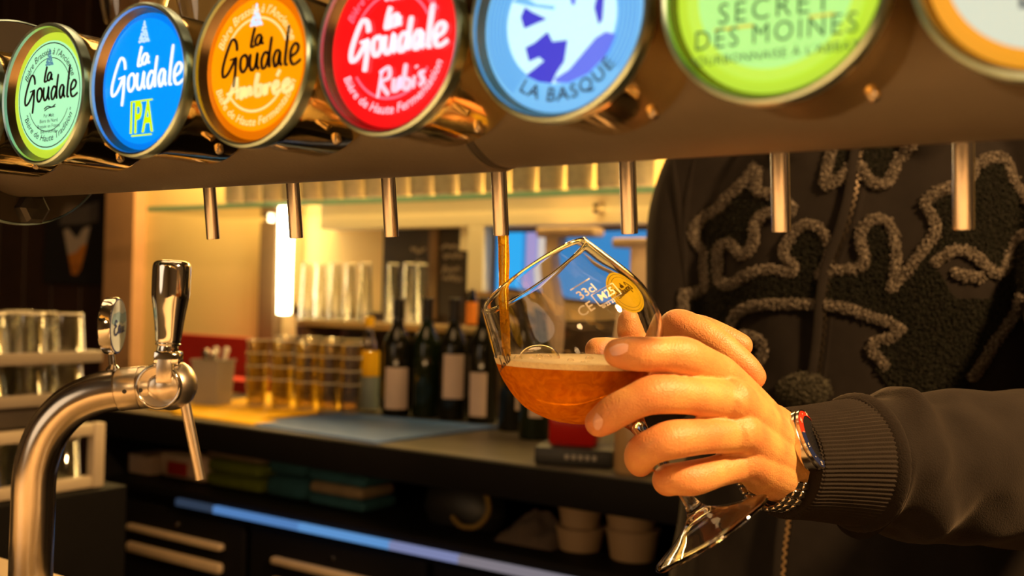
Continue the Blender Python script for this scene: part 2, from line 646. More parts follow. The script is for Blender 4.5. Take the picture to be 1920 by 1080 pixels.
ORD4 = ['bottom', 'second lowest', 'third lowest', 'topmost']
ORD = ['first', 'second', 'third', 'fourth', 'fifth', 'sixth', 'seventh', 'eighth', 'ninth', 'tenth', 'eleventh', 'twelfth', 'thirteenth', 'fourteenth', 'fifteenth', 'sixteenth', 'seventeenth', 'eighteenth']
for (px, py, lb) in [(480, 757, 'beside the red box'), (527, 760, 'second from the red box'), (572, 765, 'in the middle of the row'), (614, 768, 'fourth from the red box'), (655, 771, 'next to the yellow label bottle')]:
    b = onZ(px, py, ZC + .011)
    for k in range(4):
        place(stack_me, 'tumbler', (b.x, b.y, ZC + .0062 + 0.034 * k), ORD4[k] + ' tumbler of the front nested stack ' + lb, 'glass', 'nested tumblers ' + lb)
for si, (px, py) in enumerate([(505, 748), (550, 751), (592, 755), (634, 758)]):
    b = onZ(px, py, ZC + .005)
    b.y += 0.06
    for k in range(4):
        place(stack_me, 'tumbler', (b.x, b.y, ZC + .0062 + 0.034 * k), ORD4[k] + ' tumbler of the rear nested stack, ' + ORD[si] + ' from the red box', 'glass', 'second row of nested tumblers')
# riser with tall glasses
rs = thing('glass_riser', 'narrow wooden riser with a gold edge behind the bottles', 'shelf', (-2.0, 2.27, ZC))
RZ = onY(800, 610, 2.2).z
ra, rb = onY(560, 610, 2.2).x, onY(940, 610, 2.2).x
M['riser'] = mat('riser_wood', (0.16, 0.09, 0.045), 0.4, 0, 0.2, 12)
M['goldedge'] = mat('gold_edge', (0.95, 0.70, 0.32), 0.35, 0.6, 0.1, 20)
box(((ra + rb) / 2, 2.28, RZ - .008), (rb - ra, 0.17, 0.016), .002).build('board', M['riser'], rs)
box(((ra + rb) / 2, 2.193, RZ - .008), (rb - ra, 0.006, 0.018), .002).build('edge_strip', M['goldedge'], rs)
for xx in (ra + .02, (ra + rb) / 2, rb - .02):
    box((xx, 2.28, (RZ + ZC) / 2 - .007), (0.018, 0.14, RZ - ZC - .016), 0).build('support', M['riser'], rs)
M['orangefoil'] = mat('orange_label', (0.90, 0.28, 0.02), .5, 0, .1, 30)
b = onY(884, 605, 2.26)
mbt = thing('mini_bottle', 'small bottle with a bright orange wrapper on the riser behind the bottles', 'bottle', (b.x, 2.26, RZ))
T = Matrix.Translation((b.x, 2.26, RZ + .0005))
lathe([(0, .002), (.014, 0), (.015, .003), (.015, .07), (.008, .085), (.0075, .10), (0, .10)], 20, T).build('body', M['bglass'], mbt)
lathe([(.0154, .006), (.0154, .066)], 20, T).build('wrapper', M['orangefoil'], mbt)
tg = [575, 600, 628, 655, 683, 735, 765, 788]
for i, px in enumerate(tg):
    b = onY(px, 600, 2.305 if i % 2 else 2.245)
    lb = 'tall clear glass upside down on the riser, %s' % (['leftmost, next to the light tube', 'second from the light tube', 'third from the light tube', 'fourth from the light tube', 'left of the gap in the row', 'right of the gap in the row', 'second from the right end', 'right end of the row'][i])
    place(tall_me, 'tall_glass', (b.x, b.y, RZ + .1702), lb, 'glass', 'tall glasses on the riser', True)

# ------------------------------------------------------------------ light tube, uprights, boards, screen
M['led'] = emit('led_tube', (1.0, 0.82, 0.48), 18.0)
a = onY(537, 395, 2.33)
b = onY(535, 590, 2.33)
lt = thing('light_tube', 'bright white vertical light tube on the back wall', 'lamp', (a.x, 2.33, b.z))
lathe([(0, 0), (.020, .002), (.024, .3), (.024, a.z - b.z - .004), (0, a.z - b.z)], 20, Matrix.Translation((a.x, 2.33, b.z))).build('diffuser', M['led'], lt)
lathe([(.026, 0), (.026, .03), (0, .03)], 20, Matrix.Translation((a.x, 2.33, a.z))).build('end_cap', M['steel'], lt)
box((a.x, 2.375, (a.z + b.z) / 2), (.03, .05, a.z - b.z), .002).build('bracket', M['steel'], lt)
M['brown'] = mat('brown_upright', (0.20, 0.12, 0.05), 0.6, 0, 0.2, 14)
up = bxpx(484, 514, 415, 690, 2.36, .04).build('wall_upright', M['brown'], None, False)
tag(up, 'brown wooden upright beside the bright light tube', 'upright')
M['board'] = mat('blackboard', (0.045, 0.036, 0.028), 0.7, 0, 0.3, 10)
M['chalk'] = mat('chalk', (0.34, 0.29, 0.22), 0.9, 0, 0.2, 60)
bb = thing('menu_board', 'dark menu board with chalk writing behind the bottles', 'board', tuple(onY(800, 560, 2.38)))
bxpx(716, 872, 428, 600, 2.37, .02).build('panel', M['board'], bb, False)
bxpx(802, 818, 428, 600, 2.36, .012).build('stile', M['brown'], bb, False)
z0 = 2.3685
for r_, (x0, x1, y) in enumerate([(826, 872, 462), (832, 868, 480), (828, 862, 505), (830, 866, 522), (770, 798, 470), (772, 796, 492)]):
    st = []
    k = 14
    rr = random.Random(r_)
    for i in range(k):
        p = onY(x0 + (x1 - x0) * i / (k - 1), y + rr.uniform(-5, 5), z0)
        st.append((p.x, p.z))
    ribbon([st], .008, Matrix(((1, 0, 0, 0), (0, 0, 1, z0), (0, 1, 0, 0), (0, 0, 0, 1))), 0, False).build('chalk_line', M['chalk'], bb, False)
M['offwhite'] = mat('offwhite_paint', (0.80, 0.72, 0.48), 0.6, 0, 0.05, 4)
so = thing('soffit', 'cream soffit with a post hanging under the glass shelf', 'soffit', tuple(onY(900, 420, 2.33)))
bxpx(600, 1260, 392, 424, 2.33, .07).build('beam', M['offwhite'], so, False)
bxpx(876, 906, 424, 548, 2.33, .05).build('post', M['offwhite'], so, False)
bxpx(862, 878, 424, 470, 2.335, .04).build('bracket', M['offwhite'], so, False)
sc = thing('screen', 'glowing blue screen on the back wall behind the beer glass', 'screen', tuple(onY(1080, 540, 2.37)))
bxpx(925, 1250, 430, 560, 2.375, .02).build('frame', M['black'], sc, False)
M['scr'] = emit('screen_blue', (0.05, 0.30, 0.72), 0.75)
M['scr2'] = emit('screen_cyan', (0.03, 0.42, 0.92), 0.95)
M['scr3'] = emit('screen_lavender', (0.42, 0.36, 0.72), 0.8)
M['scr4'] = emit('screen_pale', (0.75, 0.68, 0.62), 0.8)
bxpx(930, 1245, 434, 556, 2.372, .003, 0).build('picture', M['scr'], sc, False)
bxpx(934, 978, 436, 550, 2.3695, .002, 0).build('picture_band', M['scr2'], sc, False)
bxpx(986, 1006, 436, 550, 2.3695, .002, 0).build('picture_band', M['scr3'], sc, False)
bxpx(1008, 1034, 436, 550, 2.3695, .002, 0).build('picture_band', M['scr4'], sc, False)
M['beige'] = mat('beige_metal', (0.62, 0.46, 0.30), 0.4, 0, 0.1, 10)
for (x0, x1, y0, y1, px0, px1, lb) in [(1004, 1112, 426, 444, 1018, 1042, 'beige T shaped stand in front of the blue screen, left one'), (1146, 1216, 446, 464, 1178, 1212, 'beige T shaped stand beside the hoodie sleeve')]:
    st = thing('display_stand', lb, 'stand', tuple(onY((px0 + px1) / 2, 640, 2.25)), 'beige stands on the back counter')
    bxpx(x0, x1, y0, y1, 2.25, .06, .006).build('crossbar', M['beige'], st)
    zt = onY(px0, y1, 2.25).z
    xx0, xx1 = onY(px0, 500, 2.25).x, onY(px1, 500, 2.25).x
    box(((xx0 + xx1) / 2, 2.28, (zt + ZC) / 2 + .001), (xx1 - xx0, .05, zt - ZC), .004).build('post', M['beige'], st)

# glass shelf and the cream jars on it
M['greenglass'] = mat('green_glass', (0.45, 0.80, 0.55), 0.2, 0, 0.05, 5, **{'Transmission Weight': 0.35})
gs = thing('glass_shelf', 'green edged glass shelf under the tap beam', 'shelf', (-1.6, 2.1, 1.58))
box((-1.2, 2.15, 1.585), (2.98, .30, .012), .002).build('pane', M['clear'], gs, False)
box((-1.2, 1.997, 1.585), (2.98, .004, .0135), .001).build('edge', M['greenglass'], gs, False)
for xx in (-2.5, -1.3, -0.1):
    box((xx, 2.35, 1.572), (.02, .1, .012), .002).build('bracket', M['steel'], gs)
M['creamcup'] = mat('cream_cup', (0.74, 0.63, 0.42), 0.6, 0, 0.35, 70)
prof = [(0, 0), (.030, 0), (.031, .01), (.028, .014), (.034, .10), (.037, .102), (.037, .112), (.034, .114), (.031, .02), (0, .018)]
cm = lathe(prof, 18)
cme = bpy.data.meshes.new('cream_cup')
cme.from_pydata([tuple(v) for v in cm.v], [], cm.f)
cme.materials.append(M['creamcup'])
cme.polygons.foreach_set('use_smooth', [True] * len(cme.polygons))
n = 18
for i in range(n):
    x = -2.45 + i * 0.080 + random.uniform(-.001, .001)
    y = 2.13
    place(cme, 'cream_cup', (x, y, 1.5912), 'cream cup on the glass shelf, ' + ORD[i] + ' from the left end of the row', 'cup', 'cream cups on the glass shelf', False, i)

# tub with cutlery and the red box
M['tub'] = mat('tub_plastic', (0.30, 0.27, 0.23), 0.45, 0, 0.1, 20)
M['red'] = mat('red_card', (0.52, 0.025, 0.012), 0.5, 0, 0.15, 12)
rbx = thing('red_box', 'red card box behind the grey tub on the counter', 'box', tuple(onZ(400, 745, ZC)))
yb = onZ(400, 742, ZC).y
bxpx(296, 466, 628, 700, yb + .10, .012).build('back_panel', M['red'], rbx, False)
a, b = onY(296, 700, yb + .10), onY(466, 700, yb + .10)
box(((a.x + b.x) / 2, yb + .155, (a.z + ZC) / 2 + .001), (b.x - a.x, .11, a.z - ZC), .002).build('body', M['red'], rbx, False)
tb = onZ(398, 757, ZC + .0062)
tub = thing('cutlery_tub', 'grey plastic tub with white handled cutlery on the yellow mat', 'tub', tuple(tb))
tw, th = .058, .115
T = Matrix.Translation(tb)
lathe([(0, .004), (tw * .86, 0), (tw, th), (tw + .004, th), (tw + .004, th + .004), (tw - .003, th + .004), (tw * .83, .006), (0, .007)], 4, T @ Matrix.Rotation(PI / 4 + .3, 4, 'Z')).build('body', M['tub'], tub, False)
M['white'] = mat('white_plastic', (0.8, 0.72, 0.58), 0.35, 0, 0.05, 20)
for k, (dx, dy, tz) in enumerate([(-.03, 0, .02), (-.01, .015, .028), (.012, -.01, .018), (.03, .01, .03), (.0, -.02, .024)]):
    tube([tb + Vector((dx * .5, dy * .5, .012)), tb + Vector((dx, dy, th)), tb + Vector((dx * 1.2, dy * 1.2, th + tz))], [.004, .006, .009], 10, True, True).build('cutlery_handle', M['white' if k % 2 else 'steel'], tub)

# right end: red lantern on a black base
rl = onZ(1082, 868, ZC + .001)
M['redglass'] = mat('red_glass', (0.55, 0.015, 0.008), 0.15, 0, 0.3, 30, **{'Transmission Weight': 0.3})
ln = thing('red_lantern', 'red glass lantern on a black base under the beer glass', 'lantern', tuple(rl))
k = 1.95 / 1950 * 1.07
rx = Matrix.Translation(rl) @ Matrix.Rotation(YAW * .6, 4, 'Z')
box((0, 0, .017), (.150, .09, .034), .006, rx).build('base', M['black'], ln)
box((-.006, 0, .085), (.092, .06, .10), .008, rx).build('glass', M['redglass'], ln)
box((-.006, 0, .140), (.098, .066, .010), .003, rx).build('lid', M['black'], ln)
box((-.04, -.031, .12), (.018, .004, .05), .001, rx).build('sticker', M['white'], ln)
for j in range(5):
    box((-.012 + .013 * j, -.0455, .017), (.008, .002, .009), .001, rx).build('lettering', M['tub'], ln)
# amber jar at its right
aj = onZ(1190, 885, ZC + .001)
M['amber'] = mat('amber_jar', (0.40, 0.24, 0.10), 0.3, 0, 0.2, 20)
jr = thing('amber_jar', 'amber jar at the right end behind the fingers', 'jar', tuple(aj))
lathe([(0, .002), (.036, 0), (.038, .006), (.038, .09), (.028, .1), (.028, .11)], 24, Matrix.Translation(aj)).build('body', M['amber'], jr)
lathe([(.03, .104), (.03, .122), (0, .123)], 24, Matrix.Translation(aj)).build('lid', M['black'], jr)

# ------------------------------------------------------------------ things on the shelf below
ZS = 0.8525


def shelf_box(name, x0, x1, y0, y1, m, label, cat, Yf=1.74, dep=.10, bev=.006):
    a, b = onY(x0, (y0 + y1) / 2, Yf), onY(x1, (y0 + y1) / 2, Yf)
    t = onY((x0 + x1) / 2, y0, Yf).z
    t = min(max(t, ZS + .03), .962)
    return (a.x + b.x) / 2, b.x - a.x, t


def soft_pile(name, x0, x1, y0, y1, mats, label, cat, Yf=1.76):
    cx, w, t = shelf_box(name, x0, x1, y0, y1, None, label, cat, Yf)
    th_ = thing(name, label, cat, (cx, Yf + .06, ZS))
    n = len(mats)
    h = (t - ZS) / n
    for i, mm in enumerate(mats):
        ww = w * (1 - .06 * (i % 2))
        mb = box((cx, Yf + .06, ZS + h * (i + .5)), (ww, .12, h * .94), h * .38, None, 3)
        mb.v = [v + Vector((0, 0, 0)) + Vector(noise.noise_vector(v * 14 + Vector((i * 3, 0, 0)))) * .004 for v in mb.v]
        mb.build('folded_layer', mm, th_)
    return th_


M['pinkish'] = mat('pale_card', (0.78, 0.58, 0.45), 0.7, 0, 0.15, 20)
M['olive'] = mat('olive_cloth', (0.16, 0.20, 0.012), 0.9, 0, 0.3, 30)
M['teal'] = mat('teal_cloth', (0.02, 0.09, 0.11), 0.9, 0, 0.3, 30)
M['tan'] = mat('tan_cloth', (0.26, 0.18, 0.09), 0.9, 0, 0.3, 30)
M['greycloth'] = mat('grey_cloth', (0.10, 0.07, 0.05), 0.95, 0, 0.3, 30)
cx, w, t = shelf_box('', 197, 279, 848, 893, None, '', '')
o = thing('card_box', 'pale card box at the left end of the shelf below the counter', 'box', (cx, 1.79, ZS))
box((cx, 1.79, (ZS + t) / 2 - .003), (w, .10, t - ZS - .008), .003).build('body', M['pinkish'], o, False)
box((cx, 1.79, t - .004), (w + .004, .104, .004), .001).build('lid', M['pinkish'], o, False)
cx, w, t = shelf_box('', 284, 372, 852, 900, None, '', '')
o = thing('snack_packet', 'red and white packet on the shelf beside the pale card box', 'packet', (cx, 1.79, ZS))
mb = box((cx, 1.79, (ZS + t) / 2), (w, .07, t - ZS - .001), .02, None, 4)
mb.build('body', M['pinkish'], o)
box((cx - .005, 1.753, (ZS + t) / 2 - .005), (w * .4, .006, (t - ZS) * .5), .002).build('print', M['red'], o)
soft_pile('folded_towel', 384, 488, 838, 915, [M['olive'], M['olive'], M['tan']], 'olive green folded towels on the shelf under the drainer mat', 'towel')
soft_pile('folded_towel', 495, 570, 852, 935, [M['teal'], M['teal']], 'dark teal folded towels on the lower shelf', 'towel')
soft_pile('folded_towel', 576, 682, 858, 970, [M['teal'], M['tan'], M['teal'], M['tan']], 'pile of tan and teal folded towels in the middle of the shelf', 'towel')
# dark bag with yellow strap
cx, w, t = shelf_box('', 742, 915, 890, 985, None, '', '')
o = thing('dark_bag', 'black bag with a mustard strap on the shelf', 'bag', (cx, 1.82, ZS))
mb = lathe([(0, 0), (.09, .002), (.105, .03), (.095, .07), (.06, .095), (0, .1)], 20, Matrix.Translation((cx, 1.83, ZS)) @ Matrix.Diagonal((1.0, .6, 1, 1)))
mb.v = [v + Vector(noise.noise_vector(v * 18)) * .005 for v in mb.v]
mb.v = [Vector((v.x, v.y, max(v.z, ZS + .0005))) for v in mb.v]
mb.build('body', M['black'], o)
M['mustard'] = mat('mustard_strap', (0.20, 0.12, 0.02), 0.8, 0, 0.2, 30)
tube([Vector(p) for p in catmull([(cx + .02, 1.757, ZS + .03), (cx + .05, 1.752, ZS + .015), (cx + .085, 1.76, ZS + .02), (cx + .1, 1.775, ZS + .05), (cx + .085, 1.785, ZS + .085)], 5)], .006, 8).build('strap', M['mustard'], o)
# grey cloth heap
cx, w, t = shelf_box('', 925, 1035, 940, 1010, None, '', '')
mb = MB()
nx, ny = 24, 12
for j in range(ny + 1):
    for i in range(nx + 1):
        u, v = i / nx, j / ny
        e = math.sin(PI * u) * math.sin(PI * v)
        z = ZS + .001 + .07 * e ** .6 * (.7 + .5 * noise.noise(Vector((u * 5, v * 4, 3)))) if e > 1e-6 else ZS + .001
        mb.v.append(Vector((cx - w / 2 + w * u, 1.74 + .14 * v, z)))
for j in range(ny):
    for i in range(nx):
        k = j * (nx + 1) + i
        mb.f.append((k, k + 1, k + nx + 2, k + nx + 1))
o = mb.build('crumpled_cloth', M['greycloth'])
tag(o, 'crumpled grey brown cloth on the shelf beside the black bag', 'cloth')
M['tubtan'] = mat('beige_tub', (0.33, 0.22, 0.12), 0.6, 0, 0.1, 20)


def tubby(px, py, r, h, z, lab, Y=1.80):
    a = onY(px, py, Y)
    o = thing('beige_tub', lab, 'tub', (a.x, Y, z), 'beige tubs on the shelf')
    lathe([(0, .002), (r * .85, 0), (r, h * .8), (r, h)], 24, Matrix.Translation((a.x, Y, z))).build('body', M['tubtan'], o)
    lathe([(r * 1.04, h * .86), (r * 1.06, h * .9), (r * 1.06, h), (0, h)], 24, Matrix.Translation((a.x, Y, z))).build('lid', M['tubtan'], o)


tubby(1088, 1040, .048, .045, ZS + .0005, 'low beige tub at the bottom of the short stack on the shelf')
tubby(1088, 1010, .044, .040, ZS + .0462, 'low beige tub on top of the short stack on the shelf')
tubby(1186, 1050, .050, .058, ZS + .0005, 'beige tub at the bottom, right end of the shelf near the hoodie')
tubby(1184, 990, .052, .046, ZS + .059, 'beige tub on top, right end of the shelf near the hoodie')

# ------------------------------------------------------------------ left: rack of glasses
M['crate'] = mat('crate_white', (0.46, 0.37, 0.26), 0.5, 0, 0.1, 15)
M['crate_in'] = mat('crate_dark', (0.06, 0.045, 0.032), 0.6, 0, 0.3, 20)
M['tray'] = mat('tray_plastic', (0.26, 0.21, 0.155), 0.4, 0, 0.1, 15)
c0 = P(178, 915, 2.0)
XR, YR = c0.x, c0.y          # far right corner of the crate side that faces the bar
zc0, zc1 = P(178, 912, 2.0).z, P(178, 792, 2.0).z
DX, DY = .42, .42
sc_ = thing('side_counter', 'dark side counter at the left under the glass crate', 'counter', (XR - .25, YR - .2, 0))
box((XR - .22, YR - .25, zc0 / 2), (.50, .60, zc0 - .002), .003).build('body', M['counter'], sc_, False)
cr = thing('glass_crate', 'pale framed glass crate at the left edge behind the curved tap', 'crate', (XR - .2, YR - .2, zc0))
f_ = .024
for (yy) in (YR, YR - DY):
    box((XR, yy, (zc0 + zc1) / 2), (f_, f_, zc1 - zc0), .003).build('upright', M['crate'], cr)
    box((XR - DX, yy, (zc0 + zc1) / 2), (f_, f_, zc1 - zc0), .003).build('upright', M['crate'], cr)
for zz in (zc0 + f_ / 2, zc1 - f_ / 2):
    box((XR, YR - DY / 2, zz), (f_ * .9, DY - f_, f_ * .9), .003).build('rail', M['crate'], cr)
    box((XR - DX, YR - DY / 2, zz), (f_ * .9, DY - f_, f_ * .9), .003).build('rail', M['crate'], cr)
box((XR - DX / 2, YR - DY / 2, zc0 + .006), (DX, DY, .008), 0).build('floor_panel', M['crate_in'], cr)
box((XR - DX / 2, YR - DY / 2, zc1 - .006), (DX, DY, .008), 0).build('top_panel', M['crate_in'], cr)
rack_me = tumbler_mesh('rack_glass', .085, .028, .033, M['clear'], 20)


def glasses_grid(z, dx, dy, nx, ny, lab, grp, flip=True, h=.085):
    for i in range(nx):
        for j in range(ny):
            o = place(rack_me, 'rack_glass', (XR - .05 - i * dx, YR - .035 - j * dy, z + h), lab + ', ' + ['row nearest the bar', 'middle row', 'back row'][i] + ', ' + ORD[j] + ' from the right', 'glass', grp, flip)
            o.scale = (1, 1, h / .085)


glasses_grid(zc0 + .0105, .085, .078, 3, 5, 'tumbler in the pale crate', 'tumblers in the crate')


def tray(z, lab):
    t = thing('glass_tray', lab, 'tray', (XR - .2, YR - .2, z), 'trays of glasses at the left')
    box((XR - DX / 2, YR - DY / 2, z + .004), (DX, DY, .008), .002).build('base', M['tray'], t)
    for (cx_, cy_, sx_, sy_) in [(XR, YR - DY / 2, .012, DY + .012), (XR - DX, YR - DY / 2, .012, DY + .012), (XR - DX / 2, YR, DX, .012), (XR - DX / 2, YR - DY, DX, .012)]:
        box((cx_, cy_, z + .011), (sx_, sy_, .022), .003).build('rim', M['tray'], t)


zt1 = P(150, 752, 2.0).z
zt2 = P(150, 678, 2.0).z
box((XR - DX / 2, YR - DY / 2, (zc1 + zt1) / 2), (DX * .9, DY * .9, zt1 - zc1 - .001), .002).build('crate_lid', M['crate_in'], cr)
tray(zt1, 'lower glass tray in the stack at the left edge')
tray(zt2, 'upper glass tray in the stack at the left edge')
glasses_grid(zt1 + .0085, .085, .078, 3, 5, 'tumbler on the lower tray', 'tumblers on the lower tray', True, zt2 - zt1 - .0105)
glasses_grid(zt2 + .0085, .085, .078, 3, 5, 'tumbler on the upper tray', 'tumblers on the upper tray')

# glasses hanging overhead, only their rims reach into the picture
hr_ = thing('glass_rail', 'dark overhead rail that holds hanging glasses above the beam', 'rail', (-0.9, 0.85, 2.8))
pz = P(248, 46, 1.0)
box((pz.x + .05, pz.y - .03, pz.z + .185), (.50, .06, .012), .003, None).build('rail_board', M['black'], hr_)
for dx in (-.15, .2):
    tube([Vector((pz.x + dx, pz.y - .03, pz.z + .19)), Vector((pz.x + dx, pz.y - .03, 2.8))], .006, 10).build('rail_rod', M['black'], hr_)
hgm = lathe([(.026, 0), (.034, .035), (.036, .055), (.028, .085), (.010, .105), (.004, .12), (.004, .172), (.03, .176), (.03, .179), (0, .179)], 32)
hgme = bpy.data.meshes.new('hanging_glass')
hgme.from_pydata([tuple(v) for v in hgm.v], [], hgm.f)
hgme.materials.append(M['clear'])
hgme.polygons.foreach_set('use_smooth', [True] * len(hgme.polygons))
place(hgme, 'hanging_glass', (pz.x, pz.y, pz.z), 'clear stemmed glass hanging above the blue medallion', 'glass', 'glasses hanging above the beam')
qz = P(395, 30, 1.02)
place(hgme, 'hanging_glass', (qz.x, qz.y, pz.z), 'clear stemmed glass hanging above the orange medallion', 'glass', 'glasses hanging above the beam')

# poster on the dark wall
M['posterblack'] = mat('poster_black', (0.012, 0.012, 0.012), 0.6, 0, 0.2, 10)
M['postergrey'] = mat('poster_grey', (0.14, 0.12, 0.10), 0.8, 0, 0.4, 60)
M['posterwhite'] = mat('poster_white', (0.62, 0.52, 0.40), 0.7, 0, 0.1, 30)
M['posterorange'] = mat('poster_orange', (0.75, 0.27, 0.03), 0.7, 0, 0.1, 30)
po = thing('poster', 'black poster showing a V shaped beer glass on the dark wall', 'poster', tuple(onY(150, 530, 2.46)))
bxpx(84, 214, 368, 532, 2.46, .02, .001).build('panel', M['posterblack'], po, False)


def flat(name, pts, m, Y, par):
    vs = [onY(x, y, Y) for x, y in pts]
    return obj(name, vs, [tuple(range(len(vs)))], m, par, False)


flat('print_cloud', [(110, 422), (118, 400), (160, 385), (186, 376), (184, 416), (150, 420)], M['postergrey'], 2.4585, po)
flat('print_foam', [(119, 432), (128, 428), (144, 448), (156, 428), (170, 424), (160, 462), (150, 470), (144, 478), (128, 480)], M['posterwhite'], 2.458, po)
flat('print_beer', [(128, 478), (144, 472), (150, 462), (163, 456), (152, 504), (144, 516), (134, 514)], M['posterorange'], 2.4575, po)
# ------------------------------------------------------------------ beer beam
YB, ZB = 0.44, 1.462
XS = onY(925, 312, 0.433).x
XD = -0.742
bm_ = thing('tap_beam', 'dark round horizontal beam that carries the lit medallions and taps', 'beer tower', (-0.86, YB, 1.10))


def xtube(x0, x1, r, n=64):
    return lathe([(0, 0), (r * .97, 0), (r, .0015), (r, x1 - x0 - .0015), (r * .97, x1 - x0), (0, x1 - x0)], n, frame((x0, YB, ZB), (1, 0, 0)))


xtube(-0.90, XS - .002, .0476).build('beam_tube', M['beam'], bm_)
xtube(XS - .004, XS + .001, .0466).build('joint_ring', M['black'], bm_)
xtube(XS + .001, 0.75, .0460).build('beam_tube', M['beam'], bm_)
dz = ZB + .008
dprof = [(0, 0), (.070, 0), (.0745, .001), (.0752, .004), (.0745, .007), (.070, .008), (0, .008)]
lathe(dprof, 72, frame((XD - .008, YB, dz), (1, 0, 0))).build('end_flange', mat('flange_coat', (0.035, 0.029, 0.023), .85, 0, .2, 20, 0, None, .1), bm_)
lathe([(.0752, .001), (.0764, .002), (.0764, .006), (.0752, .007)], 72, frame((XD - .008, YB, dz), (1, 0, 0))).build('flange_rim', M['ring'], bm_)
lathe([(0, 0), (.012, 0), (.012, .008), (.009, .011), (0, .012)], 6, frame((XD, YB + .006, dz - .064), (1, 0, 0))).build('bolt', M['black'], bm_, False)
lathe([(.03, 1.102), (.03, ZB)], 32, Matrix.Translation((-0.88, YB, 0))).build('column', M['beam'], bm_)
lathe([(0, 1.1015), (.06, 1.1015), (.06, 1.112), (.03, 1.116)], 32, Matrix.Translation((-0.88, YB, 0))).build('base_flange', M['beam'], bm_)
lathe([(.03, 1.102), (.03, ZB)], 32, Matrix.Translation((0.70, YB, 0))).build('column', M['beam'], bm_)

# ------------------------------------------------------------------ lit medallions
SP = 0.088
XM, YM, ZM = -0.5702, 0.3495, 1.4611
RF = 0.0366
E_ = {}


def E(name, c, s=1.0):
    if name not in E_:
        E_[name] = emit('lit_' + name, c, s, .25)
    return E_[name]


def fm(k, off=0.0):
    return Matrix(((1, 0, 0, XM + k * SP), (0, 0, -1, YM + .0040 - off), (0, 1, 0, ZM), (0, 0, 0, 1))) @ Matrix.Diagonal((RF, RF, RF, 1))


G_LA = [[(-.05, .5), (-.09, .38), (-.12, .25), (-.10, .225), (-.04, .235)],
        [(.10, .36), (.03, .38), (-.03, .31), (-.01, .245), (.05, .255), (.10, .35), (.095, .27), (.15, .25)]]
G_GOU = [[(-.42, .20), (-.45, .33), (-.54, .37), (-.65, .19), (-.73, -.03), (-.71, -.15), (-.62, -.12), (-.52, .0), (-.47, .09)],
         [(-.58, .08), (-.42, .11)], [(-.44, .11), (-.45, -.1), (-.48, -.32)],
         [(-.25, .13), (-.33, .08), (-.34, -.05), (-.28, -.12), (-.20, -.04), (-.20, .08), (-.26, .13)],
         [(-.13, .13), (-.14, -.03), (-.09, -.11), (-.02, -.05), (.02, .13), (.01, -.04), (.06, -.11)],
         [(.26, .08), (.18, .12), (.11, .02), (.13, -.10), (.20, -.08), (.26, .07)], [(.31, .33), (.27, .06), (.28, -.11)],
         [(.49, .10), (.42, .12), (.36, .02), (.39, -.10), (.45, -.06), (.49, .10), (.49, -.05), (.54, -.10)],
         [(.66, .45), (.61, .1), (.60, -.08), (.66, -.10)],
         [(.70, .0), (.82, .05), (.86, .13), (.79, .18), (.71, .09), (.71, -.05), (.78, -.11), (.92, -.05)]]


def emblem(k, m, par, cy=.70, s=1.0):
    st = []
    rr = random.Random(3)
    for i in range(8):
        t = i / 7
        w = (.015 + .115 * t) * s
        y = cy + (.15 - .29 * t) * s
        n = 1 + int(t * 4)
        for q in range(n):
            xa = -w + 2 * w * q / n
            xb = -w + 2 * w * (q + .8) / n
            yy = y + rr.uniform(-.012, .012) * s
            st.append([(xa, yy), ((xa + xb) / 2, yy + .02 * s), (xb, yy - .01 * s)])
    ribbon(st, .034 * s, fm(k, .0007), 0, False).build('emblem', m, par, False)


def circ(r, a0, a1, n=24):
    return [(r * math.cos(math.radians(a0 + (a1 - a0) * i / n)), r * math.sin(math.radians(a0 + (a1 - a0) * i / n))) for i in range(n + 1)]


def ell_ring(k, r, w, a0, a1, m, par, name='ring_line', off=.0006):
    pts = circ(r, a0, a1, 40)
    mb = MB()
    vs, n = [], len(pts)
    for (x, y) in pts:
        q = math.hypot(x, y)
        vs.append((x * (q + w / 2) / q, y * (q + w / 2) / q, 0))
        vs.append((x * (q - w / 2) / q, y * (q - w / 2) / q, 0))
    mb.add(vs, [(2 * i, 2 * i + 1, 2 * i + 3, 2 * i + 2) for i in range(n - 1)])
    mb.xf(fm(k, off)).build(name, m, par, False)


def arc_text(k, s, size, R, mid, m, par, inside=False, bold=.01, sp=1.0, shear=0.0):
    on_arc(text_mb(s, size, 'CENTER', shear, bold, sp), R, math.radians(mid), inside).xf(fm(k, .0007)).build('arc_lettering', m, par, False)


def line_text(k, s, size, x, y, m, par, bold=.01, sp=1.0, shear=0.0, name='lettering', sx=1.0):
    text_mb(s, size, 'CENTER', shear, bold, sp).xf(fm(k, .0007) @ Matrix.Translation((x, y, 0)) @ Matrix.Diagonal((sx, 1, 1, 1))).build(name, m, par, False)


def poly(k, pts, m, par, name='print', off=.0006):
    mb = MB().add([(x, y, 0) for x, y in pts], [tuple(range(len(pts)))])
    mb.xf(fm(k, off)).build(name, m, par, False)


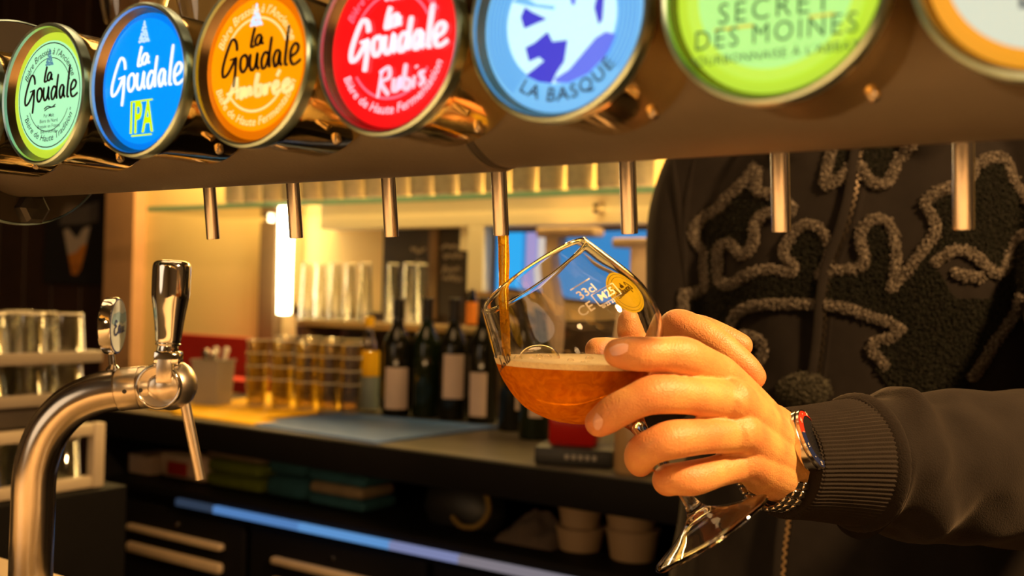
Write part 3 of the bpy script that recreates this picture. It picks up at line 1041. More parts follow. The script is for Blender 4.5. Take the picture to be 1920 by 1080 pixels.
def medallion(k, label, face):
    x = XM + k * SP
    t = thing('tap_medallion', label, 'medallion', (x, YB - .045, ZM), 'lit medallions on the tap beam')
    T = frame((x, YM, ZM), (0, 1, 0), (1, 0, 0))
    lathe([(.0385, .003), (.0400, .004), (.0402, .010), (.0396, .012), (.0396, .050), (.0380, .054), (.020, .056), (.018, .075), (0, .075)], 64, T).build('housing', M['gold'], t)
    lathe([(.0391, .0004), (.0394, -.0012), (.0405, -.0018), (.0416, -.0008), (.0420, .002), (.0418, .005), (.0400, .0056)], 64, T).build('bezel', M['ring'], t)
    lathe([(.0368, .0052), (.0374, .0042), (.0391, .0004)], 64, T).build('inner_lip', M['lip'], t)
    lathe([(0, 0), (.0024, 0), (.0024, .004), (.0016, .005), (0, .0052)], 12, frame((x + .026, YM + .034, ZM - .0325), (.5, -.2, -.85))).build('set_screw', M['steel'], t)
    lathe([(0, .0046), (.0373, .0046), (.0373, .0050), (0, .0050)], 64, T).build('face', face, t)
    return t


M['lip'] = mat('dark_lip', (0.22, 0.17, 0.11), .25, 1.0, .1, 30)
lettering_dark = mat('print_dark', (0.02, 0.02, 0.012), 0.4, 0, 0.1, 30)
# k = -1: only its gold housing shows
t = medallion(-1, 'lit medallion cut off by the left edge, only its gold side in view', E('amber', (.8, .45, .1)))
# k = 0 mint green
t = medallion(0, 'mint green lit medallion with black lettering, leftmost whole one', E('lime', (.52, .70, .04)))
lathe([(0, 0), (.88, 0)], 56, fm(0, .0003)).build('inner_disc', E('mint', (.40, .90, .52)), t, False)
ell_ring(0, .84, .018, 0, 360, lettering_dark, t)
ell_ring(0, .60, .014, 20, 160, lettering_dark, t)
ell_ring(0, .58, .014, 205, 335, lettering_dark, t)
arc_text(0, 'Bière Brassée à l\'Ancienne', .155, .70, 90, lettering_dark, t, False, .006, 1.0, .25)
arc_text(0, '"Bière de Haute Tradition"', .15, .70, -90, lettering_dark, t, True, .006, 1.0, .25)
ribbon([[(x * .88 - .02, y * .90 + .02) for x, y in s] for s in G_LA + G_GOU], .055, fm(0, .0007), 0).build('name_lettering', lettering_dark, t, False)
emblem(0, E('slate', (.10, .25, .32)), t, .60, .85)
for j, s in enumerate(['Pur Malt', 'Bière du Nord', 'Brassée en France', 'Bière blonde']):
    line_text(0, s, .085, .02, -.33 - .085 * j, lettering_dark, t, .002, 1.0, 0, 'small_lettering')
ribbon([[(-.12, -.22), (-.02, -.18), (.1, -.2), (.2, -.16)], [(-.1, -.25), (.0, -.21), (.2, -.2)]], .03, fm(0, .0007), 0).build('flourish', lettering_dark, t, False)
# k = 1 blue
WH = E('white', (.86, .95, 1.0), 1.0)
t = medallion(1, 'bright blue lit medallion with a white name and yellow letters below', E('blue', (.0, .20, .80)))
lathe([(0, 0), (.93, 0)], 56, fm(1, .0003)).build('inner_disc', E('azure', (.0, .30, 1.0)), t, False)
ribbon([[(x * 1.02, y * 1.05) for x, y in s] for s in G_LA + G_GOU], .068, fm(1, .0007), 0).build('name_lettering', WH, t, False)
emblem(1, E('palesky', (.50, .72, .95)), t, .72, 1.0)
LY = E('limeyellow', (.62, .95, .0))
line_text(1, 'IPA', .66, -.02, -.55, LY, t, .026, 1.1, 0, 'grade_lettering', .55)
ribbon([[(-.24, -.29), (.24, -.29)]], .025, fm(1, .0007), 0, False).build('rule', LY, t, False)
ribbon([[(-.24, -.80), (.24, -.80)]], .025, fm(1, .0007), 0, False).build('rule', LY, t, False)
# k = 2 orange
t = medallion(2, 'orange lit medallion with a dark name and cream script below it', E('deeporange', (.72, .16, .0)))
lathe([(0, 0), (.90, 0)], 56, fm(2, .0003)).build('inner_disc', E('orange', (.92, .33, .0)), t, False)
CRM = E('creamlight', (1.0, .72, .28))
BR = mat('print_brown', (0.035, 0.006, 0.004), 0.4, 0, 0.1, 30)
ribbon([[(x * .92 + .02, y * .95 + .03) for x, y in s] for s in G_LA + G_GOU], .062, fm(2, .0007), 0).build('name_lettering', BR, t, False)
AMB = [[(-.62, -.48), (-.50, -.40), (-.36, -.14)], [(-.36, -.14), (-.34, -.44)], [(-.56, -.36), (-.30, -.32)],
       [(-.27, -.28), (-.26, -.44), (-.2, -.30), (-.17, -.42), (-.1, -.30), (-.06, -.42)],
       [(.06, -.12), (.02, -.30), (.04, -.42), (.12, -.40), (.12, -.30), (.05, -.30)],
       [(.20, -.28), (.21, -.42), (.24, -.32), (.32, -.29)],
       [(.34, -.36), (.44, -.33), (.42, -.27), (.36, -.33), (.40, -.42), (.50, -.39)], [(.42, -.20), (.48, -.12)],
       [(.53, -.36), (.64, -.32), (.62, -.26), (.55, -.33), (.59, -.42), (.74, -.36)]]
ribbon(AMB, .088, fm(2, .0007), 0).build('grade_lettering', CRM, t, False)
ell_ring(2, .63, .035, 25, 155, CRM, t)
ell_ring(2, .63, .035, 215, 325, CRM, t)
arc_text(2, 'Bière Brassée à l\'Ancienne', .17, .75, 90, CRM, t, False, .012, 1.0, .2)
arc_text(2, 'Bière de Haute Fermentation', .16, .78, -90, CRM, t, True, .012, 1.0, .2)
emblem(2, E('iceblue', (.62, .78, 1.0)), t, .66, .95)
# k = 3 red
PKW = E('pinkwhite', (1.0, .62, .78))
PK = E('pink', (.95, .16, .26))
t = medallion(3, 'bright red lit medallion with pinkish white script lettering', E('red', (.90, .004, .006)))
ribbon([[(x * .93 + .02, y * .93) for x, y in s] for s in G_LA + G_GOU], .092, fm(3, .0007), 0).build('name_lettering', E('pinkerwhite', (1.0, .80, .92)), t, False)
RUB = [[(-.20, -.64), (-.14, -.30)], [(-.18, -.34), (-.04, -.28), (-.02, -.40), (-.15, -.46), (-.02, -.62)],
       [(.06, -.42), (.05, -.56), (.11, -.56), (.15, -.42), (.15, -.57)],
       [(.24, -.26), (.21, -.52), (.27, -.57), (.31, -.48), (.23, -.44)],
       [(.38, -.42), (.36, -.57)], [(.40, -.30), (.41, -.33)],
       [(.54, -.38), (.46, -.40), (.52, -.49), (.45, -.55)]]
ribbon(RUB, .075, fm(3, .0007), 0).build('grade_lettering', PKW, t, False)
ell_ring(3, .63, .03, 28, 152, PK, t)
ell_ring(3, .66, .03, 212, 330, PK, t)
arc_text(3, 'Bière Brassée à l\'Ancienne', .16, .77, 90, PK, t, False, .014, 1.0, .2)
arc_text(3, 'Bière de Haute Fermentation', .16, .80, -88, PKW, t, True, .014, 1.0, .2)
emblem(3, PKW, t, .68, .95)
# k = 4 pale blue with a dark blue figure
SKY = E('sky', (.16, .50, .90))
t = medallion(4, 'pale blue lit medallion with a dark blue figure above the red spout gap', SKY)
t['label'] = 'pale blue lit medallion with a dark blue figure in the middle'
lathe([(0, 0), (.70, 0)], 56, fm(4, .0003)).build('inner_disc', E('palecyan', (.55, .92, 1.0)), t, False)
DB = E('darkblue', (.035, .035, .62))
MBL = E('midblue', (.10, .16, .85))
for r in (.74, .79, .84, .89, .94):
    ell_ring(4, r, .018, -40, 232, E('steelblue', (.06, .26, .62)), t)
PC = E('letterpale', (.45, .82, .95))
arc_text(4, 'LA BASQUE', .22, .83, -82, mat('print_navy', (0.02, 0.05, 0.16), .5), t, True, .012, 1.15)


def px4(pts):
    out = []
    for (x, y) in pts:
        u = (x - 1043) / 136.0
        v = ((35 - y) - .165 * (x - 1043)) / 164.0
        out.append((u, v))
    return out


poly(4, px4([(983, 88), (999, 79), (1022, 58), (1031, 76), (1057, 72), (1052, 111), (1040, 130), (1031, 151), (1008, 149), (985, 139), (1017, 111), (1008, 104), (990, 113)]), DB, t, 'print_figure')
poly(4, px4([(973, 32), (980, 14), (994, 23), (1020, 35), (999, 44), (980, 53)]), DB, t, 'print_figure')
poly(4, px4([(1101, 14), (1105, -6), (1117, -4), (1115, 35), (1109, 44)]), DB, t, 'print_figure')
poly(4, px4([(1036, 143), (1061, 125), (1105, 67), (1121, 56), (1138, 60), (1126, 93), (1094, 130), (1061, 148), (1040, 149)]), MBL, t, 'print_figure')
poly(4, px4([(955, 4), (975, -8), (1000, 8), (1034, 12), (1032, 18), (990, 12)]), SKY, t, 'print_figure')
poly(4, px4([(1060, -4), (1070, -6), (1068, 10), (1062, 8)]), MBL, t, 'print_figure')
poly(4, px4([(960, -20), (1000, -60), (1060, -75), (1110, -55), (1125, -20), (1080, -35), (1020, -30)]), DB, t, 'print_figure')
# k = 5 yellow green
t = medallion(5, 'yellow green lit medallion with lines of dark green capitals', E('acid', (.44, .70, .02)))
lathe([(0, 0), (.90, 0)], 56, fm(5, .0003)).build('inner_disc', E('leaf', (.47, .78, .06)), t, False)
lathe([(0, 0), (.78, 0)], 56, fm(5, .00045)).build('centre_disc', E('paleleaf', (.40, .85, .24)), t, False)
GR = E('printgreen', (.03, .13, .03), .7)
line_text(5, 'SECRET', .30, .0, -.20, GR, t, 0, 1.25, 0, 'name_lettering', .95)
line_text(5, 'DES MOINES', .28, .0, -.44, GR, t, 0, 1.2, 0, 'name_lettering', .90)
line_text(5, 'BOURBONNAISE À L\'ABBAYE', .125, .02, -.645, GR, t, .006, 1.1, 0, 'small_lettering')
line_text(5, 'LE', .24, .0, .08, GR, t, .014, 1.2, 0, 'name_lettering')
OC = E('ochre', (.62, .55, .02))
ribbon([[(-.6, -.34), (-.2, -.34)]], .03, fm(5, .0006), 0, False).build('rule', OC, t, False)
ribbon([[(.35, -.33), (.6, -.33)]], .03, fm(5, .0006), 0, False).build('rule', OC, t, False)
# k = 6 off white
t = medallion(6, 'off white lit medallion at the right edge of the picture', E('deepamber', (.80, .32, .01)))
lathe([(0, 0), (.86, 0)], 56, fm(6, .0003)).build('inner_disc', E('offwhite', (.58, .66, .54)), t, False)
NV = mat('print_blue', (0.03, 0.05, 0.20), .5)
line_text(6, 'BIÈRE', .28, .1, -.40, NV, t, .014, 1.1, 0, 'name_lettering')
line_text(6, 'BLANCHE', .26, .1, -.05, NV, t, .014, 1.1, 0, 'name_lettering')

# ------------------------------------------------------------------ spouts
XSP, YSP, ZSP = -0.6258, 0.5237, 1.3870
TILT = math.radians(7.5)
SA = Vector((0, -math.sin(TILT), math.cos(TILT)))
M['body_tap'] = M['satin']
names = ['leftmost steel tap spout under the beam, beside the tan post', 'second steel tap spout from the left, in front of the light tube',
         'third steel tap spout from the left, below the red medallion', 'steel tap spout pouring amber beer into the glass',
         'empty steel tap spout just right of the pouring one', 'steel tap spout in front of the hoodie zip, below the yellow green medallion',
         'rightmost steel tap spout in front of the black hoodie']
for k in range(7):
    o = Vector((XSP + k * SP, YSP, ZSP))
    t = thing('beer_tap', names[k], 'tap', tuple(o), 'tap spouts under the beam')
    r = .0048
    L = .085
    lathe([(r * .80, .03), (r * .80, 0), (r * .95, 0), (r, .0006), (r, L)], 32, frame(o, SA)).build('spout', M['spout_steel'], t)
    top = o + SA * L
    bz_ = o + SA * (L - .01)
    lathe([(0, 0), (.010, 0), (.011, .002), (.011, .026), (.008, .030), (0, .031)], 24, frame(bz_, SA)).build('tap_body', M['satin'], t)
    c0_ = bz_ + SA * .013
    tube([c0_, Vector((c0_.x, YB + .043, c0_.z))], [.007, .007], 16).build('shank', M['satin'], t)

# ------------------------------------------------------------------ curved steel tap at the left
DT = 0.85
SX = DT / F
hv = Vector((.787, .617, 0)).normalized()
cv = Vector((.617, -.787, 0)).normalized()
uv = Vector((0, 0, 1))
Bc = P(322, 722, DT)


def lp(px, py, dc=0.0):
    """point on the tap's own upright plane (through the ball centre, along hv) below a sight line"""
    r = ray(px, py)
    s = (Bc - CAM).dot(cv) / r.dot(cv)
    return CAM + r * s + cv * dc


base = lp(60, 1000)
ft = thing('curved_tap', 'curved brushed steel beer tap with a chrome handle on the bar', 'tap', (base.x, base.y, 1.1015))
ctr = [lp(64, 900), lp(71, 860), lp(84, 822), lp(104, 790), lp(134, 761), lp(168, 743), lp(198, 734), lp(222, 730)]
ctr = [Vector((base.x, base.y, 1.101)), Vector((base.x, base.y, 1.13)), Vector(((base.x + ctr[0].x) / 2, (base.y + ctr[0].y) / 2, lp(60, 960).z))] + ctr
cc = [Vector(p) for p in catmull(ctr, 6)]
tube(cc, .0168, 40, True).build('pipe', M['steel'], ft)
lathe([(.0168, .0), (.03, .001), (.031, .004), (.018, .009)], 40, Matrix.Translation((base.x, base.y, 1.1005))).build('base_flange', M['steel'], ft)
ce = ctr[-1]
tv = (Bc - ce).normalized()
Tc = frame(ce, tv)
lathe([(.0150, -.0005), (.0158, .0), (.0158, .0012), (.0174, .0014), (.0175, .0030), (.0175, .0175), (.0172, .018)], 40, Tc).build('collar', M['satin'], ft)
lathe([(.0168, .018), (.0168, .0188), (.0175, .019), (.0172, .026), (.0160, .03), (.0150, .032)], 40, Tc).build('collar', M['satin'], ft)
for a in (.2, 1.1):
    p = ce + tv * (.010 if a < 1 else .0225) + cv * .0168 + Vector((0, 0, -.001))
    lathe([(0, .0012), (.0018, .0012), (.0018, 0)], 10, frame(p, cv)).build('grub_screw', M['black'], ft)
rb_ = .0205
sph = [(rb_ * math.sin(PI * i / 24), -rb_ * math.cos(PI * i / 24)) for i in range(25)]
lathe(sph, 40, frame(Bc, cv)).build('valve_ball', M['satin'], ft)
Fc = Bc + cv * .0085 - hv * .0060
lathe([(.0195, -.004), (.0185, .008), (.0172, .0098), (.0166, .0098), (.0160, .0078), (.010, .0072), (.0086, .0090), (.006, .0102), (0, .0106)], 48, frame(Fc, cv)).build('valve_cap', M['satin'], ft)
# lever block
lb0 = lp(322, 700, .016)
hx = lp(321, 646, .010)
ht = lp(329, 489, .010)
ax = (ht - hx).normalized()
Th = frame(hx, ax, hv)
Tk = frame(lp(320, 694, .0185), ax, hv)
box((0, 0, .001), (.0125, .0075, .0200), .0015, Tk, 2).build('lever_block', M['satin'], ft)
box((.001, 0, 0), (.0200, .0170, .0105), .002, frame(lp(322, 668, .0135), ax, hv), 2).build('lever_neck', M['chrome'], ft)
lathe([(.0166 + .0012 * math.cos(a), .0098 + .0012 * math.sin(a)) for a in [2 * PI * i / 12 for i in range(13)]], 48, frame(Fc, cv)).build('cap_ring', M['chrome'], ft)
L = (ht - hx).length
lathe([(0, -.0075), (.0082, -.0075), (.0088, -.004), (.0082, -.0005), (.0096, .0), (.0100, .0012), (.0086, .0022), (0, .0022)], 32, Th).build('ferrule', M['chrome'], ft)
hp = [(0, .0015), (.0090, .0015), (.0100, .004), (.0110, L * .20), (.0124, L * .36), (.0141, L * .52), (.01475, L * .60), (.0150, L * .75), (.0150, L * .90), (.0143, L * .955), (.0122, L * .985), (.008, L), (0, L)]
lathe([(max(float(q[0]), 0), float(q[1])) for q in catmull(hp[1:], 5)] + [(0, L)], 64, Th).build('handle', M['chrome'], ft)
s0, s1 = lp(346, 750), lp(376, 899)
tube([s0, s1], [.0043, .0042], 24, True).build('spout', M['satin'], ft)
# round badge
bf = lp(222, 611)
Tb = frame(bf, hv, cv)
rbdg = .0232
lathe([(0, -.0098), (rbdg * .96, -.0098), (rbdg, -.0088), (rbdg, -.0012), (rbdg * .97, 0)], 56, Tb).build('badge_case', M['chrome'], ft)
M['badge_blue'] = mat('badge_blue', (0.02, 0.035, 0.14), .4)
M['badge_pale'] = mat('badge_pale', (0.48, 0.56, 0.60), .3, 0, .25, 60)
M['badge_sky'] = mat('badge_sky', (0.20, 0.34, 0.46), .35, 0, .4, 160)
lathe([(rbdg * .97, 0), (rbdg * .90, .0003)], 56, Tb).build('badge_rim', M['badge_blue'], ft)
bd = lathe([(rbdg * .905, .0003), (0, .0006)], 56, Tb).build('badge_face', M['badge_pale'], ft)
tl = lp(213, 690)
tube([Vector((bf.x, bf.y, bf.z)) - hv * .005 - uv * rbdg * .98, lp(212, 697)], [.0027, .0028], 16).build('badge_stem', M['chrome'], ft)
lathe([(.0056, 0), (.0056, .0015), (.0035, .004), (.0028, .005)], 20, Matrix.Translation(lp(212, 695))).build('stem_foot', M['chrome'], ft)
# badge print: x runs away from the viewer's left to right on the face
Tp = Matrix((-cv * -1, uv, hv)).transposed().to_4x4()
xdir = uv.cross(hv)       # right when looking at the face
Tp = Matrix((xdir, uv, hv)).transposed().to_4x4()
Tp.translation = bf + hv * .0008
Tp = Tp @ Matrix.Diagonal((rbdg, rbdg, rbdg, 1))
mb = MB().add([(-.84, .12, 0), (-.5, .02, 0), (0, .16, 0), (.4, .05, 0), (.82, .18, 0), (.72, .5, 0), (.3, .42, 0), (-.1, .5, 0), (-.7, .42, 0)], [tuple(range(9))])
mb.xf(Tp).build('badge_print', M['badge_sky'], bd, False)
EAU = [[(-.28, .14), (-.45, .20), (-.52, .06), (-.36, .0), (-.55, -.08), (-.55, -.25), (-.36, -.30), (-.2, -.20)],
       [(.08, -.02), (-.06, .02), (-.12, -.16), (-.02, -.24), (.08, -.06), (.10, -.22), (.2, -.22)],
       [(.26, .0), (.25, -.18), (.36, -.22), (.46, .0), (.46, -.18), (.6, -.2)]]
Tq = Tp.copy()
Tq.translation = bf + hv * .0012
ribbon(EAU, .10, Tq, 0).build('badge_lettering', M['badge_blue'], bd, False)
# ------------------------------------------------------------------ beer glass
KG = 0.637 / F
GA = (R_ * -.555 + U_ * .815 + W_ * .163).normalized()
G0 = P(1003, 518, .637)
gc = -(G0 - CAM).normalized()
gc = (gc - GA * gc.dot(GA)).normalized()
gs_ = gc.cross(GA)
if gs_.dot(R_) < 0:
    gs_ = -gs_
OUT = [(0, 119.5), (40, 133), (73, 144), (110, 154), (140, 157.5), (176, 155), (206, 145), (241, 122), (270, 91), (292, 58), (310, 34), (328, 19), (350, 13.5), (380, 11), (431, 10), (475, 10.5), (505, 14), (522, 25), (538, 52), (552, 92), (560, 117)]
INN = [(0, 116), (40, 129), (73, 140), (110, 150), (140, 153.5), (176, 150.5), (206, 139.5), (241, 115), (262, 88), (278, 52), (285, 22), (286.5, 0)]


def prof_smooth(pr, sub=4):
    return [(max(q[1], 0), q[0]) for q in catmull(pr, sub)]


def rad_out(t):
    for (a, b) in zip(OUT[:-1], OUT[1:]):
        if a[0] <= t <= b[0]:
            return a[1] + (b[1] - a[1]) * (t - a[0]) / (b[0] - a[0])
    return OUT[-1][1]


TG = frame(G0, GA, gc)


def gl(pr, n=96):
    return lathe([(r * KG, -t * KG) for (r, t) in pr], n, TG)


M['glass'] = bpy.data.materials.new('hero_glass')
M['glass'].use_nodes = True
b = M['glass'].node_tree.nodes['Principled BSDF']
b.inputs['Base Color'].default_value = (1, 1, 1, 1)
b.inputs['Roughness'].default_value = 0.0
b.inputs['IOR'].default_value = 1.48
b.inputs['Transmission Weight'].default_value = 1.0
foot = G0 - GA * (566 * KG)
gt = thing('beer_glass', 'tilted stemmed beer glass half filled with amber beer in the hand', 'glass', tuple(foot))
outer = prof_smooth(OUT)
rimp = [(120.3, -1.0), (119.6, -3.2), (117.8, -4.0), (116.0, -3.0), (115.4, -1.0)]
inner = prof_smooth(INN)
footp = [(119.5, 562), (120, 565), (118, 567.5), (112, 567), (92, 560), (54, 546), (28, 532), (12, 524), (0, 522)]
full = inner[::-1] + [(r, t) for (r, t) in rimp[::-1]] + outer + footp
full = [(0 if r < .01 else r, t) for r, t in full]
gb = gl(full, 112).build('glass_body', M['glass'], gt)
bm = bmesh.new()
bm.from_mesh(gb.data)
bmesh.ops.remove_doubles(bm, verts=bm.verts, dist=1e-6)
bmesh.ops.recalc_face_normals(bm, faces=bm.faces)
bm.to_mesh(gb.data)
bm.free()


def beer_mat(name, col, tr, mixf, sc):
    m = bpy.data.materials.new(name)
    m.use_nodes = True
    nt = m.node_tree
    nt.nodes.remove(nt.nodes['Principled BSDF'])
    out = nt.nodes['Material Output']
    g = nt.nodes.new('ShaderNodeBsdfGlass')
    g.inputs['Color'].default_value = (*col, 1)
    g.inputs['IOR'].default_value = 1.33
    g.inputs['Roughness'].default_value = 0.02
    t = nt.nodes.new('ShaderNodeBsdfTranslucent')
    d = nt.nodes.new('ShaderNodeBsdfDiffuse')
    n = nt.nodes.new('ShaderNodeTexNoise')
    n.inputs['Scale'].default_value = sc
    n.inputs['Detail'].default_value = 6
    n.inputs['Distortion'].default_value = 1.2
    tc = nt.nodes.new('ShaderNodeTexCoord')
    nt.links.new(tc.outputs['Object'], n.inputs['Vector'])
    cr = nt.nodes.new('ShaderNodeValToRGB')
    cr.color_ramp.elements[0].position = .35
    cr.color_ramp.elements[0].color = (tr[0] * .75, tr[1] * .55, tr[2] * .4, 1)
    cr.color_ramp.elements[1].position = .65
    cr.color_ramp.elements[1].color = (*tr, 1)
    nt.links.new(n.outputs['Fac'], cr.inputs[0])
    nt.links.new(cr.outputs[0], t.inputs[0])
    nt.links.new(cr.outputs[0], d.inputs[0])
    mx = nt.nodes.new('ShaderNodeMixShader')
    mx.inputs[0].default_value = .6
    nt.links.new(t.outputs[0], mx.inputs[1])
    nt.links.new(d.outputs[0], mx.inputs[2])
    m2 = nt.nodes.new('ShaderNodeMixShader')
    m2.inputs[0].default_value = mixf
    nt.links.new(g.outputs[0], m2.inputs[1])
    nt.links.new(mx.outputs[0], m2.inputs[2])
    nt.links.new(m2.outputs[0], out.inputs[0])
    return m


M['beer'] = beer_mat('beer', (1.0, .50, .06), (1.0, .34, .008), .85, 130)
M['stream'] = beer_mat('beer_stream', (1.0, .84, .26), (1.0, .58, .02), .35, 200)
M['foam'] = mat('foam', (0.92, 0.70, 0.40), .6, 0, .25, 500, .4, 900)


def slab(z0, z1, name, m, par, shrink=0.5, bumpy=0):
    pr = [(r + shrink, t) for (r, t) in outer if t <= 300]
    pr = [(0, pr[0][1])] + pr + [(0, pr[-1][1] + .5)]
    mb = gl(pr, 112)
    bm = bmesh.new()
    vs = [bm.verts.new(v) for v in mb.v]
    for f in mb.f:
        try:
            bm.faces.new([vs[i] for i in f])
        except ValueError:
            pass
    bmesh.ops.recalc_face_normals(bm, faces=bm.faces)
    for (z, s) in ((z1, 1), (z0, -1)):
        if z is None:
            continue
        r = bmesh.ops.bisect_plane(bm, geom=bm.verts[:] + bm.edges[:] + bm.faces[:], plane_co=(0, 0, z), plane_no=(0, 0, s), clear_outer=True)
        ed = [e for e in r['geom_cut'] if isinstance(e, bmesh.types.BMEdge)]
        bmesh.ops.edgeloop_fill(bm, edges=ed)
    bmesh.ops.recalc_face_normals(bm, faces=bm.faces)
    me = bpy.data.meshes.new(name)
    bm.to_mesh(me)
    bm.free()
    return objm(name, me, m, par, True)


ZL = P(1060, 684, .628).z
bo = slab(None, ZL, 'beer', M['beer'], gt)
fo = slab(ZL + .0001, ZL + .0034, 'foam', M['foam'], gt, .5)
# big bubbles where the stream lands, and specks along the foam
M['bubble'] = thin_glass('bubble', (1, .97, .9), 1.6)
rr = random.Random(5)
pc = P(1012, 668, .632)
pc.z = ZL + .003
lathe([(.0125 * math.cos(a), .0085 * math.sin(a)) for a in [i * PI / 2 / 8 for i in range(9)]], 32, Matrix.Translation(pc)).build('bubble', M['bubble'], gt)
for i in range(14):
    q = P(rr.uniform(965, 1190), 672, rr.uniform(.600, .64))
    q.z = ZL + .003
    s = rr.uniform(.0012, .0028)
    lathe([(s * math.cos(a), s * math.sin(a)) for a in [j * PI / 2 / 5 for j in range(6)]], 14, Matrix.Translation(q)).build('bubble', M['bubble'], gt)
# hanging drop below the bowl
dp = P(1043, 776, .615)


def gsurf(t, phi, off=.00025):
    r = rad_out(t) * KG + off
    return G0 - GA * (t * KG) + (gc * math.cos(phi) + gs_ * math.sin(phi)) * r


def wrap(mb, t0, phi0, off=.0003, rot=0.0, mirror=False):
    """flat mesh (metres, x right y up) onto the outside of the bowl"""
    vs = []
    for v in mb.v:
        x, y = v.x * math.cos(rot) - v.y * math.sin(rot), v.x * math.sin(rot) + v.y * math.cos(rot)
        t = t0 - y / KG
        ph = phi0 + (x / (rad_out(t) * KG))
        vs.append(gsurf(t, ph, off))
    mb.v = vs
    return mb


M['badge_y'] = mat('yellow_print', (0.78, 0.55, 0.03), .4, 0, .08, 60)
_nt = M['badge_y'].node_tree
_tr = _nt.nodes.new('ShaderNodeBsdfTranslucent')
_tr.inputs[0].default_value = (0.95, 0.66, 0.02, 1)
_mx = _nt.nodes.new('ShaderNodeMixShader')
_mx.inputs[0].default_value = 0.5
_nt.links.new(_nt.nodes['Principled BSDF'].outputs[0], _mx.inputs[1])
_nt.links.new(_tr.outputs[0], _mx.inputs[2])
_nt.links.new(_mx.outputs[0], _nt.nodes['Material Output'].inputs[0])
M['print_w'] = mat('white_print', (0.80, 0.72, 0.58), .6, 0, .1, 60)
M['print_b'] = mat('brown_print', (0.05, 0.025, 0.012), .5, 0, .1, 60)
PHB = PI - 1.03
bd_mb = lathe([(0, 0)] + [(.0155 * i / 6, 0) for i in range(1, 7)], 48)
badge = wrap(bd_mb, 114, PHB, .0003).build('yellow_badge', M['badge_y'], gt)


def flat_ring(r, w, n=64):
    mb = MB()
    mb.add([((r + s * w / 2) * math.cos(2 * PI * i / n), (r + s * w / 2) * math.sin(2 * PI * i / n), 0) for i in range(n) for s in (1, -1)],
           [(2 * i, 2 * i + 1, (2 * i + 3) % (2 * n), (2 * i + 2) % (2 * n)) for i in range(n)])
    return mb


M['badge_o'] = mat('ochre_print', (0.36, 0.22, 0.01), .4)
wrap(flat_ring(.0140, .0003), 114, PHB, .00015).build('badge_ring', M['badge_o'], badge)
wrap(flat_ring(.0118, .0003), 114, PHB, .00015).build('badge_ring', M['badge_o'], badge)
# lettering on the inner face of the badge, seen through the glass from behind
mb = ribbon([[(x * .0115, y * .0125 + .001) for x, y in s] for s in G_LA + G_GOU], .0011, Matrix.Identity(4), 0)
wrap(mb, 114, PHB, .00012, -.0).build('badge_lettering', M['badge_o'], badge, False)
mb = ribbon([[(x * .016, y * .016 + .001) for x, y in s] for s in G_LA + G_GOU], .0011, Matrix.Identity(4), 0)
for (s, size, t0, ph, sx) in [('33cl', .0075, 96, .40, 1), ('CE', .0082, 122, .26, 1), ('M25', .0068, 118, .58, 1), ('0122 23', .0030, 134, .52, 1)]:
    wrap(text_mb(s, size, 'CENTER', 0, .008, 1.0), t0, ph, .0003, 0.0).build('volume_lettering', M['print_w'], gt, False)
fr = ribbon([[(-.0085, -.0040), (.0085, -.0040)], [(-.0085, .0040), (.0085, .0040)], [(-.0085, -.0040), (-.0085, .0040)], [(.0085, -.0040), (.0085, .0040)]], .0005, Matrix.Identity(4), 0, False)
wrap(fr, 118, .58, .0003).build('volume_frame', M['print_w'], gt, False)
wrap(ribbon([[(-.007, 0), (.007, 0)]], .0007, Matrix.Identity(4), 0, False), 78, .40, .0003).build('fill_line', M['print_w'], gt, False)
mb = ribbon([[(x * .021, y * .024) for x, y in s] for s in G_GOU], .0016, Matrix.Identity(4), 0)
wrap(mb, 122, -1.22, .0003, .10).build('name_lettering', M['print_b'], gt, False)

# ------------------------------------------------------------------ the pouring stream
so_ = Vector((XSP + 3 * SP, YSP, ZSP))
pts = []
zend = ZL + .002
for i in range(25):
    t = i / 24
    z = so_.z + .010 + (zend - so_.z - .010) * t
    q = so_ + Vector((0, .0080 * t ** .8, 0)) + R_ * .0003 * math.sin(t * 9)
    pts.append(Vector((q.x, q.y, z)))
rad = [.0038 - .0010 * min(1, i / 14) + .00012 * math.sin(i * 1.1) for i in range(25)]
st = tube(pts, rad, 20, True, False, lambda u, a: .00025 * math.sin(2 * a + u * 5) + .00015 * math.sin(3 * a - u * 8)).build('beer_stream', M['stream'])
tag(st, 'thin amber stream of beer falling from the spout into the glass', 'beer stream')
